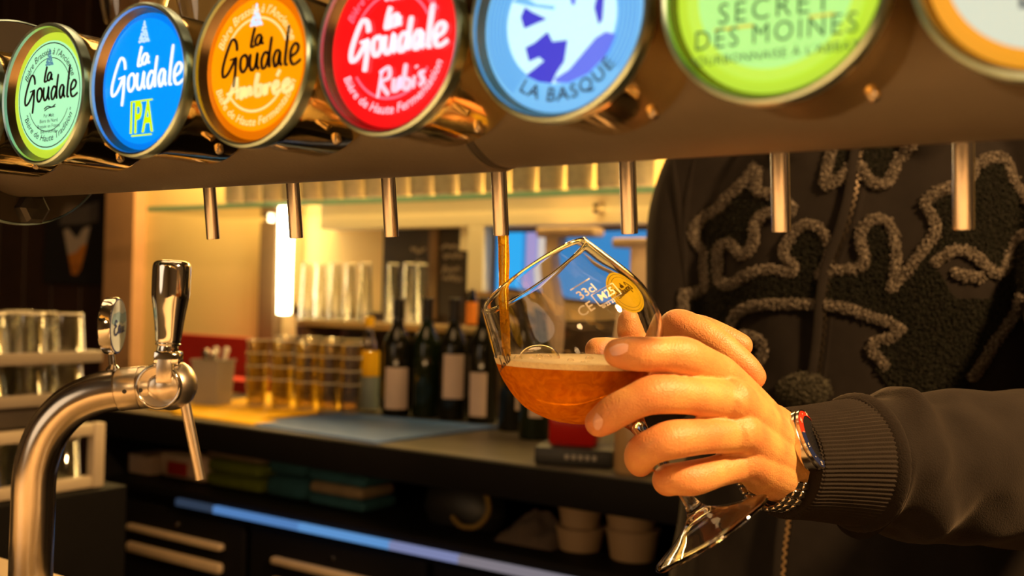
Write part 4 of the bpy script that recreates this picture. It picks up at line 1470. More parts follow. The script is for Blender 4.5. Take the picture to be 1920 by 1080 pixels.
# ------------------------------------------------------------------ person
def skin_material():
    m = mat('skin', (0.66, 0.36, 0.23), .50, 0, 0.0)
    nt = m.node_tree
    b = nt.nodes['Principled BSDF']
    b.inputs['Subsurface Weight'].default_value = 0.18
    b.inputs['Subsurface Radius'].default_value = (1.0, 0.35, 0.15)
    b.inputs['Subsurface Scale'].default_value = 0.006
    tc = nt.nodes.new('ShaderNodeTexCoord')
    n = nt.nodes.new('ShaderNodeTexNoise')
    n.inputs['Scale'].default_value = 45
    n.inputs['Detail'].default_value = 5
    nt.links.new(tc.outputs['Object'], n.inputs['Vector'])
    cr = nt.nodes.new('ShaderNodeValToRGB')
    cr.color_ramp.elements[0].position = .3
    cr.color_ramp.elements[0].color = (0.58, 0.23, 0.075, 1)
    cr.color_ramp.elements[1].position = .7
    cr.color_ramp.elements[1].color = (0.74, 0.40, 0.125, 1)
    nt.links.new(n.outputs['Fac'], cr.inputs[0])
    an = nt.nodes.new('ShaderNodeAttribute')
    an.attribute_name = 'blush'
    mk = nt.nodes.new('ShaderNodeMath')
    mk.operation = 'MULTIPLY'
    mk.inputs[1].default_value = 0.34
    nt.links.new(an.outputs['Fac'], mk.inputs[0])
    mb_ = nt.nodes.new('ShaderNodeMixRGB')
    mb_.inputs[2].default_value = (0.60, 0.17, 0.07, 1)
    nt.links.new(mk.outputs[0], mb_.inputs[0])
    nt.links.new(cr.outputs[0], mb_.inputs[1])
    nt.links.new(mb_.outputs[0], b.inputs['Base Color'])
    n2 = nt.nodes.new('ShaderNodeTexVoronoi')
    n2.inputs['Scale'].default_value = 900
    nt.links.new(tc.outputs['Object'], n2.inputs['Vector'])
    bp = nt.nodes.new('ShaderNodeBump')
    bp.inputs['Strength'].default_value = .35
    bp.inputs['Distance'].default_value = .0006
    nt.links.new(n2.outputs['Distance'], bp.inputs['Height'])
    nt.links.new(bp.outputs[0], b.inputs['Normal'])
    return m


M['skin'] = skin_material()
M['nail'] = mat('nail', (0.74, 0.42, 0.32), .22, 0, .08, 80)


def chain(js, n=20, sub=5):
    """js: (px, py, depth, radius) joints -> rounded tapered tube"""
    a = [(*P(j[0], j[1], j[2]), j[3]) for j in js]
    c = catmull(a, sub)
    return tube([Vector(q[:3]) for q in c], [float(q[3]) for q in c], n, True, True)


idx = [(1348, 700, .614, .0114), (1314, 680, .597, .0103), (1282, 667, .582, .0108), (1240, 664, .576, .0096), (1205, 664, .573, .0098), (1178, 663, .574, .0094), (1160, 662, .576, .0084)]
mid = [(1372, 752, .606, .0122), (1300, 743, .584, .0106), (1232, 739, .573, .0112), (1190, 753, .571, .0098), (1155, 771, .573, .0098), (1136, 784, .576, .0093), (1124, 792, .578, .0083)]
rng = [(1386, 812, .608, .0118), (1325, 818, .588, .0100), (1262, 824, .574, .0109), (1226, 836, .573, .0099), (1207, 847, .578, .0100), (1200, 859, .588, .0092), (1200, 868, .594, .0080)]
lit = [(1398, 866, .620, .0112), (1350, 882, .603, .0093), (1300, 896, .592, .0102), (1268, 898, .590, .0093), (1253, 900, .596, .0093), (1256, 901, .608, .0085), (1270, 902, .616, .0075)]
thumb = [(1448, 806, .690, .0165), (1392, 768, .690, .0140), (1330, 726, .692, .0120), (1262, 694, .697, .0118), (1190, 672, .700, .0108), (1140, 662, .698, .0098), (1122, 658, .697, .0085)]
hand = [chain(c) for c in (idx, mid, rng, lit, thumb)]
wr = (1464, 856, .674)
for (m, r0, r1) in ((idx[0], .0150, .0108), (mid[0], .0175, .0132), (rng[0], .0175, .0128), (lit[0], .0165, .0120)):
    k = {700: -28, 752: -8, 812: 14, 866: 38}[m[1]]
    hand.append(chain([(wr[0], wr[1] + k, wr[2], r0), ((wr[0] + m[0]) / 2, (wr[1] + k + m[1]) / 2, (wr[2] + m[2]) / 2 - .004, (r0 + r1) / 2 + .001), (m[0] + 6, m[1], m[2] - .001, r1 * .94), (m[0] - 4, m[1], m[2] - .0050, r1 * .90), (m[0] - 14, m[1], m[2] - .001, r1 * .8)]))
# palm pads and webs
hand.append(chain([(1450, 870, .690, .017), (1405, 850, .648, .0165), (1385, 840, .632, .012)]))
hand.append(chain([(1455, 820, .692, .018), (1405, 782, .658, .0160), (1365, 742, .640, .011)]))
hand.append(chain([(1360, 725, .612, .010), (1345, 715, .606, .008)]))
hand.append(chain([(1372, 782, .608, .010), (1356, 782, .602, .008)]))
hand.append(chain([(1384, 842, .614, .010), (1368, 846, .610, .008)]))
hand.append(chain([(1415, 815, .66, .016), (1380, 790, .636, .013)]))
# wrist and forearm
fa = [(1438, 842, .662), (1466, 857, .676), (1500, 865, .689), (1580, 872, .708), (1700, 880, .735)]
fr_ = [(.0300, .0195), (.0295, .0200), (.0295, .0210), (.033, .026), (.040, .034)]
c = catmull([(*P(*a), *r) for a, r in zip(fa, fr_)], 5)
hand.append(tube([Vector(q[:3]) for q in c], [(float(q[3]), float(q[4])) for q in c], 32, True, True, None, U_))
lh = remesh_union(hand, .00095, 6, .5)
# right hand behind the glass
rA = [(1252, 660, .700, .0135), (1262, 618, .672, .0110), (1280, 612, .662, .0108), (1337, 640, .655, .0102), (1392, 686, .652, .0096), (1412, 706, .652, .0084)]
rB = [(1262, 668, .715, .0130), (1275, 622, .690, .0105), (1310, 618, .682, .0100), (1358, 636, .678, .0094), (1388, 648, .676, .0082)]
rC = [(1268, 690, .725, .0125), (1285, 650, .705, .0105), (1320, 660, .690, .0098), (1350, 690, .690, .0085)]
rT = [(1240, 700, .735, .0130), (1205, 655, .722, .0115), (1190, 622, .716, .0105), (1186, 602, .714, .0088)]
hr = [chain(c) for c in (rA, rB, rC, rT)]
hr.append(chain([(1268, 715, .80, .023), (1262, 690, .755, .024), (1256, 665, .712, .0155)]))
hr.append(chain([(1285, 715, .80, .022), (1278, 700, .755, .023), (1270, 680, .722, .0145)]))
hr.append(chain([(1268, 722, .80, .026), (1266, 730, .90, .030), (1265, 735, 1.05, .036)]))
rh = remesh_union(hr, .0013, 7, .5)


def mesh_arr(me):
    v = np.empty(len(me.vertices) * 3)
    me.vertices.foreach_get('co', v)
    return v.reshape(-1, 3)


def creases(me, joints, depth=.0005):
    co = mesh_arr(me)
    nv = np.empty(len(me.vertices) * 3)
    me.vertices.foreach_get('normal', nv)
    nv = nv.reshape(-1, 3)
    disp = np.zeros(len(co))
    for (c, j, d, rad, offs, amp) in joints:
        p = np.array(P(*c[j][:3]))
        a = np.array(P(*c[j - 1][:3])) - np.array(P(*c[j + 1][:3]))
        a = a / np.linalg.norm(a)
        q = co - p
        s = q @ a
        r = np.linalg.norm(q, axis=1)
        win = np.exp(-(r / rad) ** 4)
        dors = np.clip((nv @ np.array(-W_)) * .9 + .25, 0, 1)
        for o_ in offs:
            disp -= amp * win * dors * np.exp(-((s - o_) / .00085) ** 2)
    # veins and tendons: low ridges by noise
    co2 = co + nv * disp[:, None]
    me.vertices.foreach_set('co', co2.ravel())
    me.update()


creases(lh, [(idx, 2, 1, .012, (-.0042, -.0014, .0014, .0042), .00025), (mid, 2, 1, .012, (-.0036, 0, .0036), .00022), (rng, 2, 1, .012, (-.0036, 0, .0036), .00025), (lit, 2, 1, .011, (-.003, 0, .003), .00022),
             (idx, 4, 1, .010, (-.0012, .0012), .00035), (mid, 4, 1, .010, (-.0012, .0012), .00035)])
creases(rh, [(rA, 3, 1, .011, (-.003, 0, .003), .0004), (rA, 4, 1, .010, (-.001, .001), .0003)])

pbase = Vector((-0.36, 1.33, 0))
pe = thing('person', 'person in a black hoodie with a fluffy crown pattern holding a beer glass', 'person', tuple(pbase))
# body under the clothes: torso, neck and head
bd = [tube([Vector((-.36, 1.34, z)) for z in (.80, .95, 1.1, 1.3, 1.45, 1.53, 1.57)], [(.10, .16), (.10, .15), (.095, .14), (.105, .16), (.10, .17), (.07, .13), (.055, .06)], 32, True, True, None, (0, 1, 0)),
      tube([Vector((-.36, 1.345, 1.5)), Vector((-.36, 1.335, 1.68))], [.058, .052], 24, True, True),
      tube([Vector((-.36, 1.315, 1.66)), Vector((-.36, 1.318, 1.72)), Vector((-.36, 1.33, 1.78)), Vector((-.36, 1.335, 1.83))], [(.060, .050), (.082, .066), (.095, .074), (.088, .068)], 28, True, True, None, (0, 1, 0)),
      tube([Vector((-.36, 1.236, 1.755)), Vector((-.36, 1.222, 1.725))], [.010, .014], 12, True, True),
      tube([Vector((-.37 - .014, 1.232, 1.685)), Vector((-.36 + .024, 1.232, 1.685))], [.008, .008], 12, True, True)]
for s in (-1, 1):
    bd.append(tube([Vector((-.36 + s * .078, 1.335, 1.74)), Vector((-.36 + s * .084, 1.345, 1.765))], [.012, .014], 12, True, True))
    bd.append(tube([Vector((-.36 + s * .14, 1.34, 1.49)), Vector((-.36 + s * .20, 1.34, 1.45)), (Vector((-.58, 1.29, 1.25)) if s < 0 else Vector((-.115, 1.25, 1.33)))], [.05, .045, .035], 20, True, True))
bme = remesh_union(bd, .006, 6, .5)
verts, faces = [], []
for me in (bme, lh, rh):
    n0 = len(verts)
    verts += [tuple(v.co) for v in me.vertices]
    faces += [tuple(i + n0 for i in p.vertices) for p in me.polygons]
body = obj('body', verts, faces, M['skin'], pe)
va = np.array(verts)
bl = np.zeros(len(va))
for c_ in (idx, mid, rng, lit, rA, rB):
    for j_, w_, s_ in ((0, .008, .8), (2, .008, .9), (4, .006, .6), (len(c_) - 1, .009, 1.0)):
        if j_ < len(c_):
            d_ = np.linalg.norm(va - np.array(P(*c_[j_][:3])), axis=1)
            bl = np.maximum(bl, s_ * np.exp(-((d_ - .008).clip(0) / w_) ** 2))
at = body.data.attributes.new('blush', 'FLOAT', 'POINT')
at.data.foreach_set('value', bl)
bpy.data.meshes.remove(bme)
bpy.data.meshes.remove(rh)
# face details, out of the picture but there
M['hair'] = mat('hair', (0.03, 0.018, 0.010), .6, 0, .4, 80, .6, 200)
M['eye'] = mat('eye', (0.75, 0.72, 0.68), .2)
hb = tube([Vector((-.36, 1.36, 1.74)), Vector((-.36, 1.355, 1.79)), Vector((-.36, 1.345, 1.85))], [(.086, .078), (.104, .084), (.092, .074)], 32, True, True, None, (0, 1, 0))
hb.v = [v + Vector(noise.noise_vector(v * 30)) * .006 for v in hb.v]
hb.build('hair', M['hair'], pe)
for s in (-1, 1):
    lathe([(.011 * math.sin(PI * i / 10), -.011 * math.cos(PI * i / 10)) for i in range(11)], 16, Matrix.Translation((-.36 + s * .032, 1.252, 1.762))).build('eye', M['eye'], body)


def nail(c, dirv, nrm, L, Wd, name='fingernail'):
    n_ = Vector(nrm).normalized()
    y = Vector(dirv)
    y = (y - n_ * y.dot(n_)).normalized()
    x = y.cross(n_)
    vs, fs = [], []
    k = 10
    for j in range(k + 1):
        for i in range(k + 1):
            u, v = i / k * 2 - 1, j / k * 2 - 1
            uu = u * math.sqrt(1 - v * v * .42)
            vv = v * math.sqrt(1 - u * u * .35)
            vs.append(Vector(c) + x * (uu * Wd / 2) + y * (vv * L / 2) - n_ * (.0022 * uu * uu + .0010 * vv * vv))
    for j in range(k):
        for i in range(k):
            q = j * (k + 1) + i
            fs.append((q, q + 1, q + k + 2, q + k + 1))
    return obj(name, vs, fs, M['nail'], body)


bvh_h = BVHTree.FromPolygons([v.co.copy() for v in lh.vertices], [tuple(p.vertices) for p in lh.polygons])


def hit_hand(px, py):
    r = ray(px, py)
    h = bvh_h.ray_cast(CAM, r.normalized())
    return h[0], h[1]


hp_, hn_ = hit_hand(1160, 650)
if hp_:
    nail(hp_ + hn_ * .0007, -R_, hn_ + U_ * .3, .0110, .0095)
hp_, hn_ = hit_hand(1116, 790)
if hp_:
    nail(hp_ + hn_ * .0006, -R_ - U_, hn_ - R_ * .4, .0095, .0085)
bpy.data.meshes.remove(lh)

# ------------------------------------------------------------------ hoodie
def fabric(name, col, bump=.25, scale=900, var=.25):
    m = mat(name, col, .92, 0, var, 60, bump, scale, .08)
    b = m.node_tree.nodes['Principled BSDF']
    b.inputs['Sheen Weight'].default_value = .10
    b.inputs['Sheen Roughness'].default_value = .5
    b.inputs['Sheen Tint'].default_value = (.8, .65, .5, 1)
    return m


M['hood'] = fabric('hoodie_fleece', (0.015, 0.012, 0.010))
M['rib'] = fabric('hoodie_rib', (0.019, 0.015, 0.012))
HX, HY = -.36, 1.34
hz = [(.90, .245, .145), (.96, .258, .155), (1.05, .248, .150), (1.15, .232, .145), (1.28, .222, .138), (1.40, .225, .132), (1.50, .215, .118), (1.58, .150, .095), (1.62, .085, .080)]
hc = catmull([(z, a, b) for z, a, b in hz], 4)
ho = [tube([Vector((HX, HY, float(q[0]))) for q in hc], [(float(q[2]), float(q[1])) for q in hc], 48, True, True, None, (0, 1, 0))]
ho.append(tube([Vector(p) for p in catmull([(-.560, 1.34, 1.545), (-.592, 1.335, 1.46), (-.596, 1.32, 1.35), (-.585, 1.30, 1.24)], 5)], [.074 - .0012 * i for i in range(16)], 28, True, True))
we = P(1268, 720, .80)
ho.append(tube([Vector(p) for p in catmull([(-.585, 1.30, 1.24), (-.52, 1.10, 1.235), tuple(P(1267, 728, .92)), tuple(we)], 5)], [.056 - .0012 * i for i in range(16)], 28, True, False))
ho.append(tube([Vector(p) for p in catmull([(-.160, 1.34, 1.545), (-.12, 1.30, 1.42), (-.08, 1.12, 1.28), tuple(P(2040, 888, .825))], 5)], [.072 - .0006 * i for i in range(16)], 28, True, True))
# hood lying on the shoulders
ho.append(tube([Vector(p) for p in catmull([(-.44, 1.26, 1.545), (-.475, 1.34, 1.58), (-.36, 1.45, 1.60), (-.245, 1.34, 1.58), (-.28, 1.26, 1.545)], 6)], .036, 20, True, True))
hme = remesh_union(ho, .0048, 8, .5)
co = mesh_arr(hme)
nv = np.empty(len(co) * 3)
hme.vertices.foreach_get('normal', nv)
nv = nv.reshape(-1, 3)
for i in range(len(co)):
    v = Vector(co[i])
    a = noise.noise(Vector((v.x * 9 + v.z * 2.5, v.y * 9, v.z * 5))) * .007 + noise.noise(Vector((v.x * 22, v.y * 22, v.z * 10 + v.x * 8)) + Vector((5, 2, 1))) * .0030
    co[i] += nv[i] * a
hme.vertices.foreach_set('co', co.ravel())
hme.update()
hoodie = objm('hoodie', hme, M['hood'], pe)
bvh = BVHTree.FromPolygons([v.co.copy() for v in hme.vertices], [tuple(p.vertices) for p in hme.polygons])


def hit(px, py):
    h = bvh.ray_cast(CAM, ray(px, py).normalized())
    return h[0], h[1]


# sleeve of the left arm
sp_ = [(1596, 866, .710, .0410), (1618, 866, .714, .0470), (1650, 871, .720, .0510), (1700, 874, .732, .0520), (1760, 874, .746, .0545), (1840, 874, .766, .0580), (1930, 878, .792, .0610), (2030, 888, .820, .0640)]
c = catmull([(*P(a, b_, d), r) for a, b_, d, r in sp_], 10)


def sleeve_disp(u, a):
    w = math.sin(PI * min(1, u * 1.05)) ** .5 if u < .95 else .3
    f = .0065 * noise.noise(Vector((u * 7, math.cos(a) * 1.5, math.sin(a) * 1.5)))
    f += .0052 * math.sin(u * 19 + 2.4 * math.sin(a + .6)) * math.exp(-((u - .28) / .20) ** 2)
    f += .0012 * noise.noise(Vector((u * 14, math.cos(a) * 3, math.sin(a) * 3)))
    return f * w


tube([Vector(q[:3]) for q in c], [float(q[3]) for q in c], 120, True, False, sleeve_disp, U_).build('sleeve', M['hood'], pe)
cp = [(1463, 868, .684, .0350), (1475, 868, .687, .0358), (1510, 867, .694, .0375), (1560, 866, .703, .0400), (1596, 866, .710, .0420), (1608, 866, .713, .0410)]
c = catmull([(*P(a, b_, d), r) for a, b_, d, r in cp], 8)
NR = 84
pts = [Vector(q[:3]) for q in c]
rad = [float(q[3]) for q in c]
# turned-in lip of the cuff
lip = [pts[0] + (pts[1] - pts[0]) * 2.0]
tube(lip + [pts[0] + (pts[1] - pts[0]) * .4] + pts, [rad[0] - .005, rad[0] - .004] + rad, NR * 6, False, False, lambda u, a: .00055 * math.cos(NR * a) + .0010 * noise.noise(Vector((u * 3, math.cos(a), math.sin(a)))), U_).build('cuff', M['rib'], pe)
# seam bead between cuff and sleeve
sm = [Vector(q[:3]) for q in catmull([P(1592, 866, .709), P(1601, 866, .711), P(1610, 866, .713), P(1620, 866, .715)], 4)]
tube(sm, [.0410 + .0062 * math.sin(PI * i / 12) for i in range(13)], 120, False, False, lambda u, a: .0002 * math.sin(46 * a) * math.sin(PI * u), U_).build('cuff_seam', M['hood'], pe)
# cuff of the right arm behind the glass
rc = [P(1267, 728, .90), P(1268, 722, .84), P(1268, 720, .785)]
tube([Vector(q) for q in catmull(rc, 6)], [.0425 - .0004 * i for i in range(13)], NR * 4, True, False, lambda u, a: .0005 * math.cos(NR * a), U_).build('cuff', M['rib'], pe)

# trousers and shoes reach the floor behind the bar
M['denim'] = mat('dark_trousers', (0.02, 0.021, 0.026), .85, 0, .2, 60, .2, 400)
for s in (-1, 1):
    tube([Vector((HX + s * .09, 1.34, z)) for z in (.98, .85, .55, .30, .06)], [.115, .105, .078, .062, .058], 24, True).build('trouser_leg', M['denim'], pe)
    mb = box((HX + s * .095, 1.27, .036), (.095, .27, .07), .03, None, 4)
    mb.build('shoe', M['black'], pe)

# ------------------------------------------------------------------ fluffy crown pattern on the chest
BORD = [
    [(1418, 316), (1405, 337), (1373, 367), (1349, 393), (1322, 407), (1303, 428), (1306, 455), (1322, 474), (1322, 512), (1324, 538), (1305, 548), (1284, 552)],
    [(1421, 322), (1421, 345), (1422, 360), (1445, 366), (1468, 374), (1484, 386), (1484, 400), (1462, 402), (1443, 401), (1418, 420), (1416, 458), (1394, 479), (1375, 458), (1354, 463), (1349, 498), (1354, 530), (1375, 533), (1410, 514), (1448, 506), (1483, 512), (1491, 501), (1472, 479), (1480, 453), (1502, 428), (1526, 423), (1550, 442), (1557, 468), (1550, 498), (1541, 518), (1563, 508), (1609, 504), (1622, 485), (1614, 458), (1617, 430), (1641, 412), (1663, 417), (1676, 442), (1681, 485), (1677, 520), (1672, 540)],
    [(1672, 540), (1700, 512), (1732, 469), (1756, 431), (1743, 399), (1736, 383), (1753, 364), (1785, 352), (1812, 340), (1831, 312), (1863, 298), (1888, 306), (1896, 332), (1915, 360), (1935, 380)],
    [(1753, 493), (1780, 473), (1807, 471), (1831, 484), (1853, 506), (1877, 510), (1890, 480), (1905, 455), (1935, 440)],
    [(1561, 285), (1550, 332), (1553, 350), (1577, 334), (1598, 315)],
    [(1617, 315), (1632, 340), (1658, 347), (1676, 326), (1684, 302), (1700, 284), (1712, 270)],
    [(1371, 628), (1378, 598), (1399, 580), (1438, 571), (1488, 570), (1541, 572), (1587, 578), (1630, 593), (1665, 604), (1690, 618)],
    [(1396, 629), (1424, 636), (1433, 654), (1426, 677), (1404, 690)],
    [(1690, 618), (1668, 634), (1645, 640), (1634, 656), (1648, 672), (1658, 684)],
    [(1917, 560), (1890, 604), (1858, 648), (1843, 677), (1822, 706)],
    [(1284, 552), (1282, 585), (1290, 610)],
    [(1792, 512), (1812, 518), (1835, 522)],
]
FILL = [
    [(1418, 340), (1373, 370), (1349, 395), (1308, 425), (1306, 452), (1322, 474), (1324, 538), (1284, 552), (1282, 600), (1300, 640), (1371, 630), (1380, 597), (1438, 571), (1541, 572), (1630, 593), (1690, 618), (1640, 640), (1640, 690), (1690, 760), (1800, 740), (1843, 677), (1917, 560), (1945, 500), (1945, 385), (1896, 332), (1888, 306), (1863, 298), (1831, 312), (1812, 340), (1753, 364), (1736, 383), (1756, 431), (1732, 469), (1672, 540), (1681, 485), (1663, 417), (1641, 412), (1617, 430), (1622, 485), (1609, 504), (1563, 508), (1541, 518), (1557, 468), (1526, 423), (1480, 453), (1491, 501), (1483, 512), (1410, 514), (1375, 533), (1354, 530), (1354, 463), (1375, 458), (1394, 479), (1416, 458), (1418, 420), (1443, 401), (1484, 390), (1445, 366), (1422, 360)],
    [(1561, 270), (1552, 345), (1598, 315), (1617, 315), (1640, 343), (1676, 326), (1700, 284), (1700, 262)],
    [(1396, 632), (1424, 638), (1433, 654), (1426, 677), (1400, 690), (1380, 660)],
]
HOLE = [[(1753, 493), (1807, 471), (1853, 506), (1877, 512), (1860, 560), (1790, 560)]]
POM = (1511, 732, 52, 36)
x0g, x1g, y0g, y1g, stp = 1272, 1948, 262, 772, 2.1
gx = np.arange(x0g, x1g, stp)
gy = np.arange(y0g, y1g, stp)
GX, GY = np.meshgrid(gx, gy)


def inpoly(pts):
    p = np.array(pts, float)
    ins = np.zeros(GX.shape, bool)
    j = len(p) - 1
    for i in range(len(p)):
        xi, yi, xj, yj = p[i][0], p[i][1], p[j][0], p[j][1]
        cnd = ((yi > GY) != (yj > GY)) & (GX < (xj - xi) * (GY - yi) / (yj - yi + 1e-12) + xi)
        ins ^= cnd
        j = i
    return ins


dist = np.full(GX.shape, 1e9)
for b_ in BORD:
    cpts = np.array(catmull(b_, 4))
    for i in range(len(cpts) - 1):
        a, bb_ = cpts[i], cpts[i + 1]
        d = bb_ - a
        L2 = (d ** 2).sum() + 1e-9
        t = np.clip(((GX - a[0]) * d[0] + (GY - a[1]) * d[1]) / L2, 0, 1)
        dist = np.minimum(dist, np.hypot(GX - a[0] - t * d[0], GY - a[1] - t * d[1]))
fill = np.zeros(GX.shape, bool)
for f_p in FILL:
    fill |= inpoly(f_p)
for f_p in HOLE:
    fill &= ~inpoly(f_p)
pom = ((GX - POM[0]) / POM[2]) ** 2 + ((GY - POM[1]) / POM[3]) ** 2
BW = 11.5
border = dist < BW
nrow, ncol = GX.shape
pos = {}


def gridpt(j, i):
    k = (j, i)
    if k not in pos:
        pos[k] = hit(float(GX[j, i]), float(GY[j, i]))
    return pos[k]


def build_patch(mask, height, name, m):
    vid = {}
    vs, fs = [], []
    cell = mask
    for j in range(nrow - 1):
        for i in range(ncol - 1):
            if not (cell[j, i] and cell[j + 1, i] and cell[j, i + 1] and cell[j + 1, i + 1]):
                continue
            q = []
            ok = True
            for (jj, ii) in ((j, i), (j + 1, i), (j + 1, i + 1), (j, i + 1)):
                if (jj, ii) not in vid:
                    p, n = gridpt(jj, ii)
                    if p is None or (p - CAM).dot(W_) > 1.45:
                        ok = False
                        break
                    h = height[jj, ii]
                    w = p * 420
                    jit = noise.noise_vector(w) * .0014 + noise.noise_vector(w * .4) * .0008
                    vid[(jj, ii)] = len(vs)
                    vs.append(p + n * h + jit + n * .0026 * noise.noise(w * .8 + Vector((9, 9, 9))))
                q.append(vid[(jj, ii)])
            if ok and max((vs[q[z]] - vs[q[z - 1]]).length for z in range(4)) < .011:
                fs.append(tuple(q))
    return obj(name, vs, fs, m, pe, False)


def pile(name, c0, c1, sc):
    m = fabric(name, c0, .8, 700, .2)
    nt = m.node_tree
    b = nt.nodes['Principled BSDF']
    tc = nt.nodes.new('ShaderNodeTexCoord')
    n = nt.nodes.new('ShaderNodeTexNoise')
    n.inputs['Scale'].default_value = sc
    n.inputs['Detail'].default_value = 3
    nt.links.new(tc.outputs['Object'], n.inputs['Vector'])
    cr = nt.nodes.new('ShaderNodeValToRGB')
    cr.color_ramp.elements[0].position = .42
    cr.color_ramp.elements[0].color = (*c0, 1)
    cr.color_ramp.elements[1].position = .62
    cr.color_ramp.elements[1].color = (*c1, 1)
    nt.links.new(n.outputs['Fac'], cr.inputs[0])
    nt.links.new(cr.outputs[0], b.inputs['Base Color'])
    return m


M['pile_border'] = pile('pile_border', (0.026, 0.020, 0.014), (0.23, 0.19, 0.145), 520)
M['pile_fill'] = pile('pile_fill', (0.0025, 0.003, 0.002), (0.011, 0.012, 0.007), 420)
hb_ = 0.0016 + .0045 * np.sqrt(np.clip(1 - (dist / BW) ** 2, 0, 1))
build_patch(border, hb_, 'pile_border', M['pile_border'])
ff = fill & (dist > BW - 4)
build_patch(ff, np.full(GX.shape, .0030), 'pile_filling', M['pile_fill'])
pm = pom < 1.0
M['pile_pom'] = pile('pile_pom', (0.012, 0.012, 0.008), (0.09, 0.08, 0.055), 520)
build_patch(pm & ~border, .002 + .016 * np.sqrt(np.clip(1 - pom, 0, 1)), 'pile_patch', M['pile_pom'])



def tufts(mask, height, step, r0, r1, name, m, seed):
    # bouclé loops: tiny uneven knots sitting on the patch
    rr = random.Random(seed)
    OV = [Vector(v) for v in ((1, 0, 0), (-1, 0, 0), (0, 1, 0), (0, -1, 0), (0, 0, 1), (0, 0, -1))]
    OF = [(0, 2, 4), (2, 1, 4), (1, 3, 4), (3, 0, 4), (2, 0, 5), (1, 2, 5), (3, 1, 5), (0, 3, 5)]
    vs, fs = [], []
    for j in range(0, nrow, step):
        for i in range(0, ncol, step):
            jj = min(nrow - 1, max(0, j + rr.randint(-1, 1)))
            ii = min(ncol - 1, max(0, i + rr.randint(-1, 1)))
            if not mask[jj, ii]:
                continue
            p, n = gridpt(jj, ii)
            if p is None or (p - CAM).dot(W_) > 1.45 or (p - CAM).dot(W_) < 1.02:
                continue
            c = p + n * (height[jj, ii] + rr.uniform(0, .0012)) + Vector((rr.uniform(-1, 1), rr.uniform(-1, 1), rr.uniform(-1, 1))) * .0009
            r = rr.uniform(r0, r1)
            q = Quaternion((rr.gauss(0, 1), rr.gauss(0, 1), rr.gauss(0, 1), rr.gauss(0, 1))).normalized()
            k = len(vs)
            vs += [c + (q @ v) * (r * rr.uniform(.8, 1.3)) for v in OV]
            fs += [(a + k, b + k, d + k) for a, b, d in OF]
    o = obj(name, vs, fs, m, pe, True)
    o['kind'] = 'stuff'
    return o


tufts(border, hb_, 2, .0011, .0019, 'border_loops', M['pile_border'], 11)
tufts(ff, np.full(GX.shape, .0030), 2, .0010, .0017, 'filling_loops', M['pile_fill'], 12)
tufts(pm & ~border, .002 + .016 * np.sqrt(np.clip(1 - pom, 0, 1)), 2, .0012, .0021, 'patch_loops', M['pile_pom'], 13)

# seam folds where the right sleeve meets the chest
for fp in ([(1304, 288), (1293, 350), (1284, 420), (1284, 490), (1287, 548)], [(1262, 292), (1268, 350), (1276, 420), (1280, 500)]):
    ln2 = []
    for q in catmull(fp, 8):
        p_, n_ = hit(float(q[0]), float(q[1]))
        if p_ is not None:
            ln2.append(p_ - n_ * .001)
    k_ = len(ln2)
    if k_ > 4:
        tube(ln2, [.0015 + .0035 * math.sin(PI * (i + .5) / k_) for i in range(k_)], 12, True, True).build('sleeve_fold', M['hood'], pe)

# ------------------------------------------------------------------ zip
M['zipdark'] = mat('zip_dark', (0.05, 0.038, 0.026), .4, 1.0, .3, 80)
M['brass'] = mat('zip_metal', (0.62, 0.42, 0.20), .35, 1.0, .1, 80)
for (zp, nm) in (([(1620, 262), (1611, 330), (1602, 380), (1585, 440), (1563, 500), (1552, 560), (1547, 620), (1540, 680), (1532, 725)], 'upper'), ([(1484, 930), (1480, 980), (1474, 1030), (1470, 1085)], 'lower')):
    line = []
    for q in catmull(zp, 8):
        p, n = hit(float(q[0]), float(q[1]))
        if p is not None:
            line.append((p, n))
    for s in (-1, 1):
        pts = [p + n * .0015 + R_ * (.0085 * s) for p, n in line]
        tube(pts, [(.0035, .0055)] * len(pts), 12, True, True, None, -W_).build('zip_placket', M['hood'], pe)
    teeth = MB()
    for i in range(len(line) - 1):
        for f2 in (.0, .33, .66):
            p = line[i][0].lerp(line[i + 1][0], f2) + line[i][1] * .003
            d = (line[i + 1][0] - line[i][0]).normalized()
            s = 1 if (i * 3 + int(f2 * 3)) % 2 else -1
            teeth.add(*(lambda b: (b.v, b.f))(box((s * .0011, 0, 0), (.0030, .0018, .0014), .0002, frame(p, d, R_), 1)))
    zo = teeth.build('zip_teeth', M['brass'] if nm == 'lower' else M['zipdark'], pe, False)
    zo['kind'] = 'stuff'

# ------------------------------------------------------------------ wristwatch
wc = P(1442, 861, .680)
wa = (P(1580, 872, .708) - P(1462, 856, .676)).normalized()     # along the arm
wn = (-W_ * .69 + R_ * .47 + U_ * .50)
wn = (wn - wa * wn.dot(wa)).normalized()
wsd = wa.cross(wn).normalized()
if wsd.dot(U_) < 0:
    wsd = -wsd
wt = thing('wristwatch', 'steel wristwatch with a red and blue bezel at the hoodie cuff', 'watch', tuple(wc))
M['wsteel'] = mat('watch_steel', (0.66, 0.62, 0.56), .16, 1.0, .06, 50)
M['wred'] = mat('bezel_red', (0.65, 0.03, 0.012), .25)
M['wblue'] = mat('bezel_blue', (0.012, 0.02, 0.075), .25)
M['dial'] = mat('dial_black', (0.01, 0.01, 0.012), .15)
ea, eb = .0310, .0228       # wrist section: along wsd, along wn
Tc = frame(wc + wn * (eb + .0035) + wa * .002, (wn + wa * .38).normalized(), wsd)
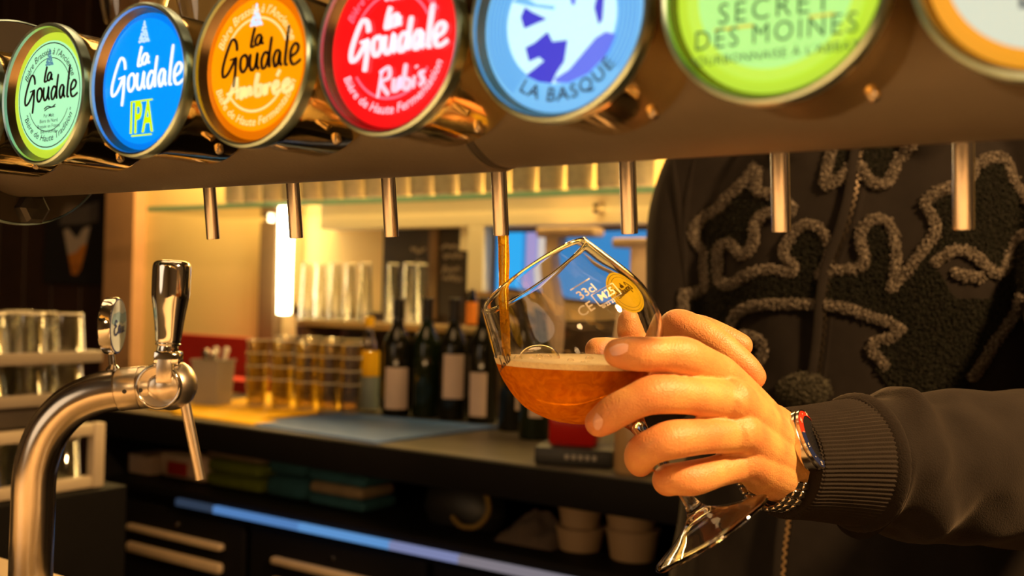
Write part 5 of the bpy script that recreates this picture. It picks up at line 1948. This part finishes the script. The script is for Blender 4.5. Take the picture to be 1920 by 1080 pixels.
lathe([(0, 0), (.0190, 0), (.0200, .002), (.0200, .006), (.0185, .0075)], 48, Tc).build('case', M['wsteel'], wt)
for (a0, a1, mm) in ((-PI / 2, PI / 2, 'wred'), (PI / 2, 3 * PI / 2, 'wblue')):
    mb = MB()
    n = 24
    for i in range(n + 1):
        a = a0 + (a1 - a0) * i / n
        for (r, z) in ((.0192, .0072), (.0188, .0086), (.0150, .0098)):
            mb.v.append(Vector((r * math.cos(a), r * math.sin(a), z)))
    for i in range(n):
        for j in range(2):
            q = i * 3 + j
            mb.f.append((q, q + 3, q + 4, q + 1))
    mb.xf(Tc).build('bezel', M[mm], wt)
lathe([(.0186, .0072), (.0197, .0074), (.0197, .0088), (.0188, .0088)], 60, Tc).build('bezel_edge', M['wsteel'], wt)
lathe([(0, .0094), (.0150, .0094)], 40, Tc).build('dial', M['dial'], wt)
for i in range(12):
    a = i * PI / 6
    if i % 2 == 0:
        s = str((24 - i * 2) % 24 or 24)
        mb = text_mb(s, .0034, 'CENTER', 0, .01, 1.0)
        mb.xf(Tc @ Matrix.Rotation(a, 4, 'Z') @ Matrix.Translation((.0169, 0, .0096)) @ Matrix.Rotation(-PI / 2, 4, 'Z')).build('bezel_number', M['print_w'], wt, False)
    else:
        lathe([(0, 0), (.0005, 0)], 8, Tc @ Matrix.Rotation(a, 4, 'Z') @ Matrix.Translation((.0169, 0, .0096))).build('bezel_dot', M['print_w'], wt, False)
NL = 30
for i in range(NL):
    a = 2 * PI * (i + .5) / NL
    if math.sin(a) > .80:
        continue
    p = wc + wsd * (math.cos(a) * (ea + .0022)) + wn * (math.sin(a) * (eb + .0022))
    nn = (wsd * (math.cos(a) / ea) + wn * (math.sin(a) / eb)).normalized()
    T = frame(p, nn, wa)
    ln_ = 2 * PI * (ea + eb) / 2 / NL
    for (ox, wd_) in ((-.0062, .0050), (0, .0066), (.0062, .0050)):
        box((ox, 0, 0), (wd_, ln_ * .92, .0028), .0007, T, 1).build('bracelet_link', M['wsteel'], wt)
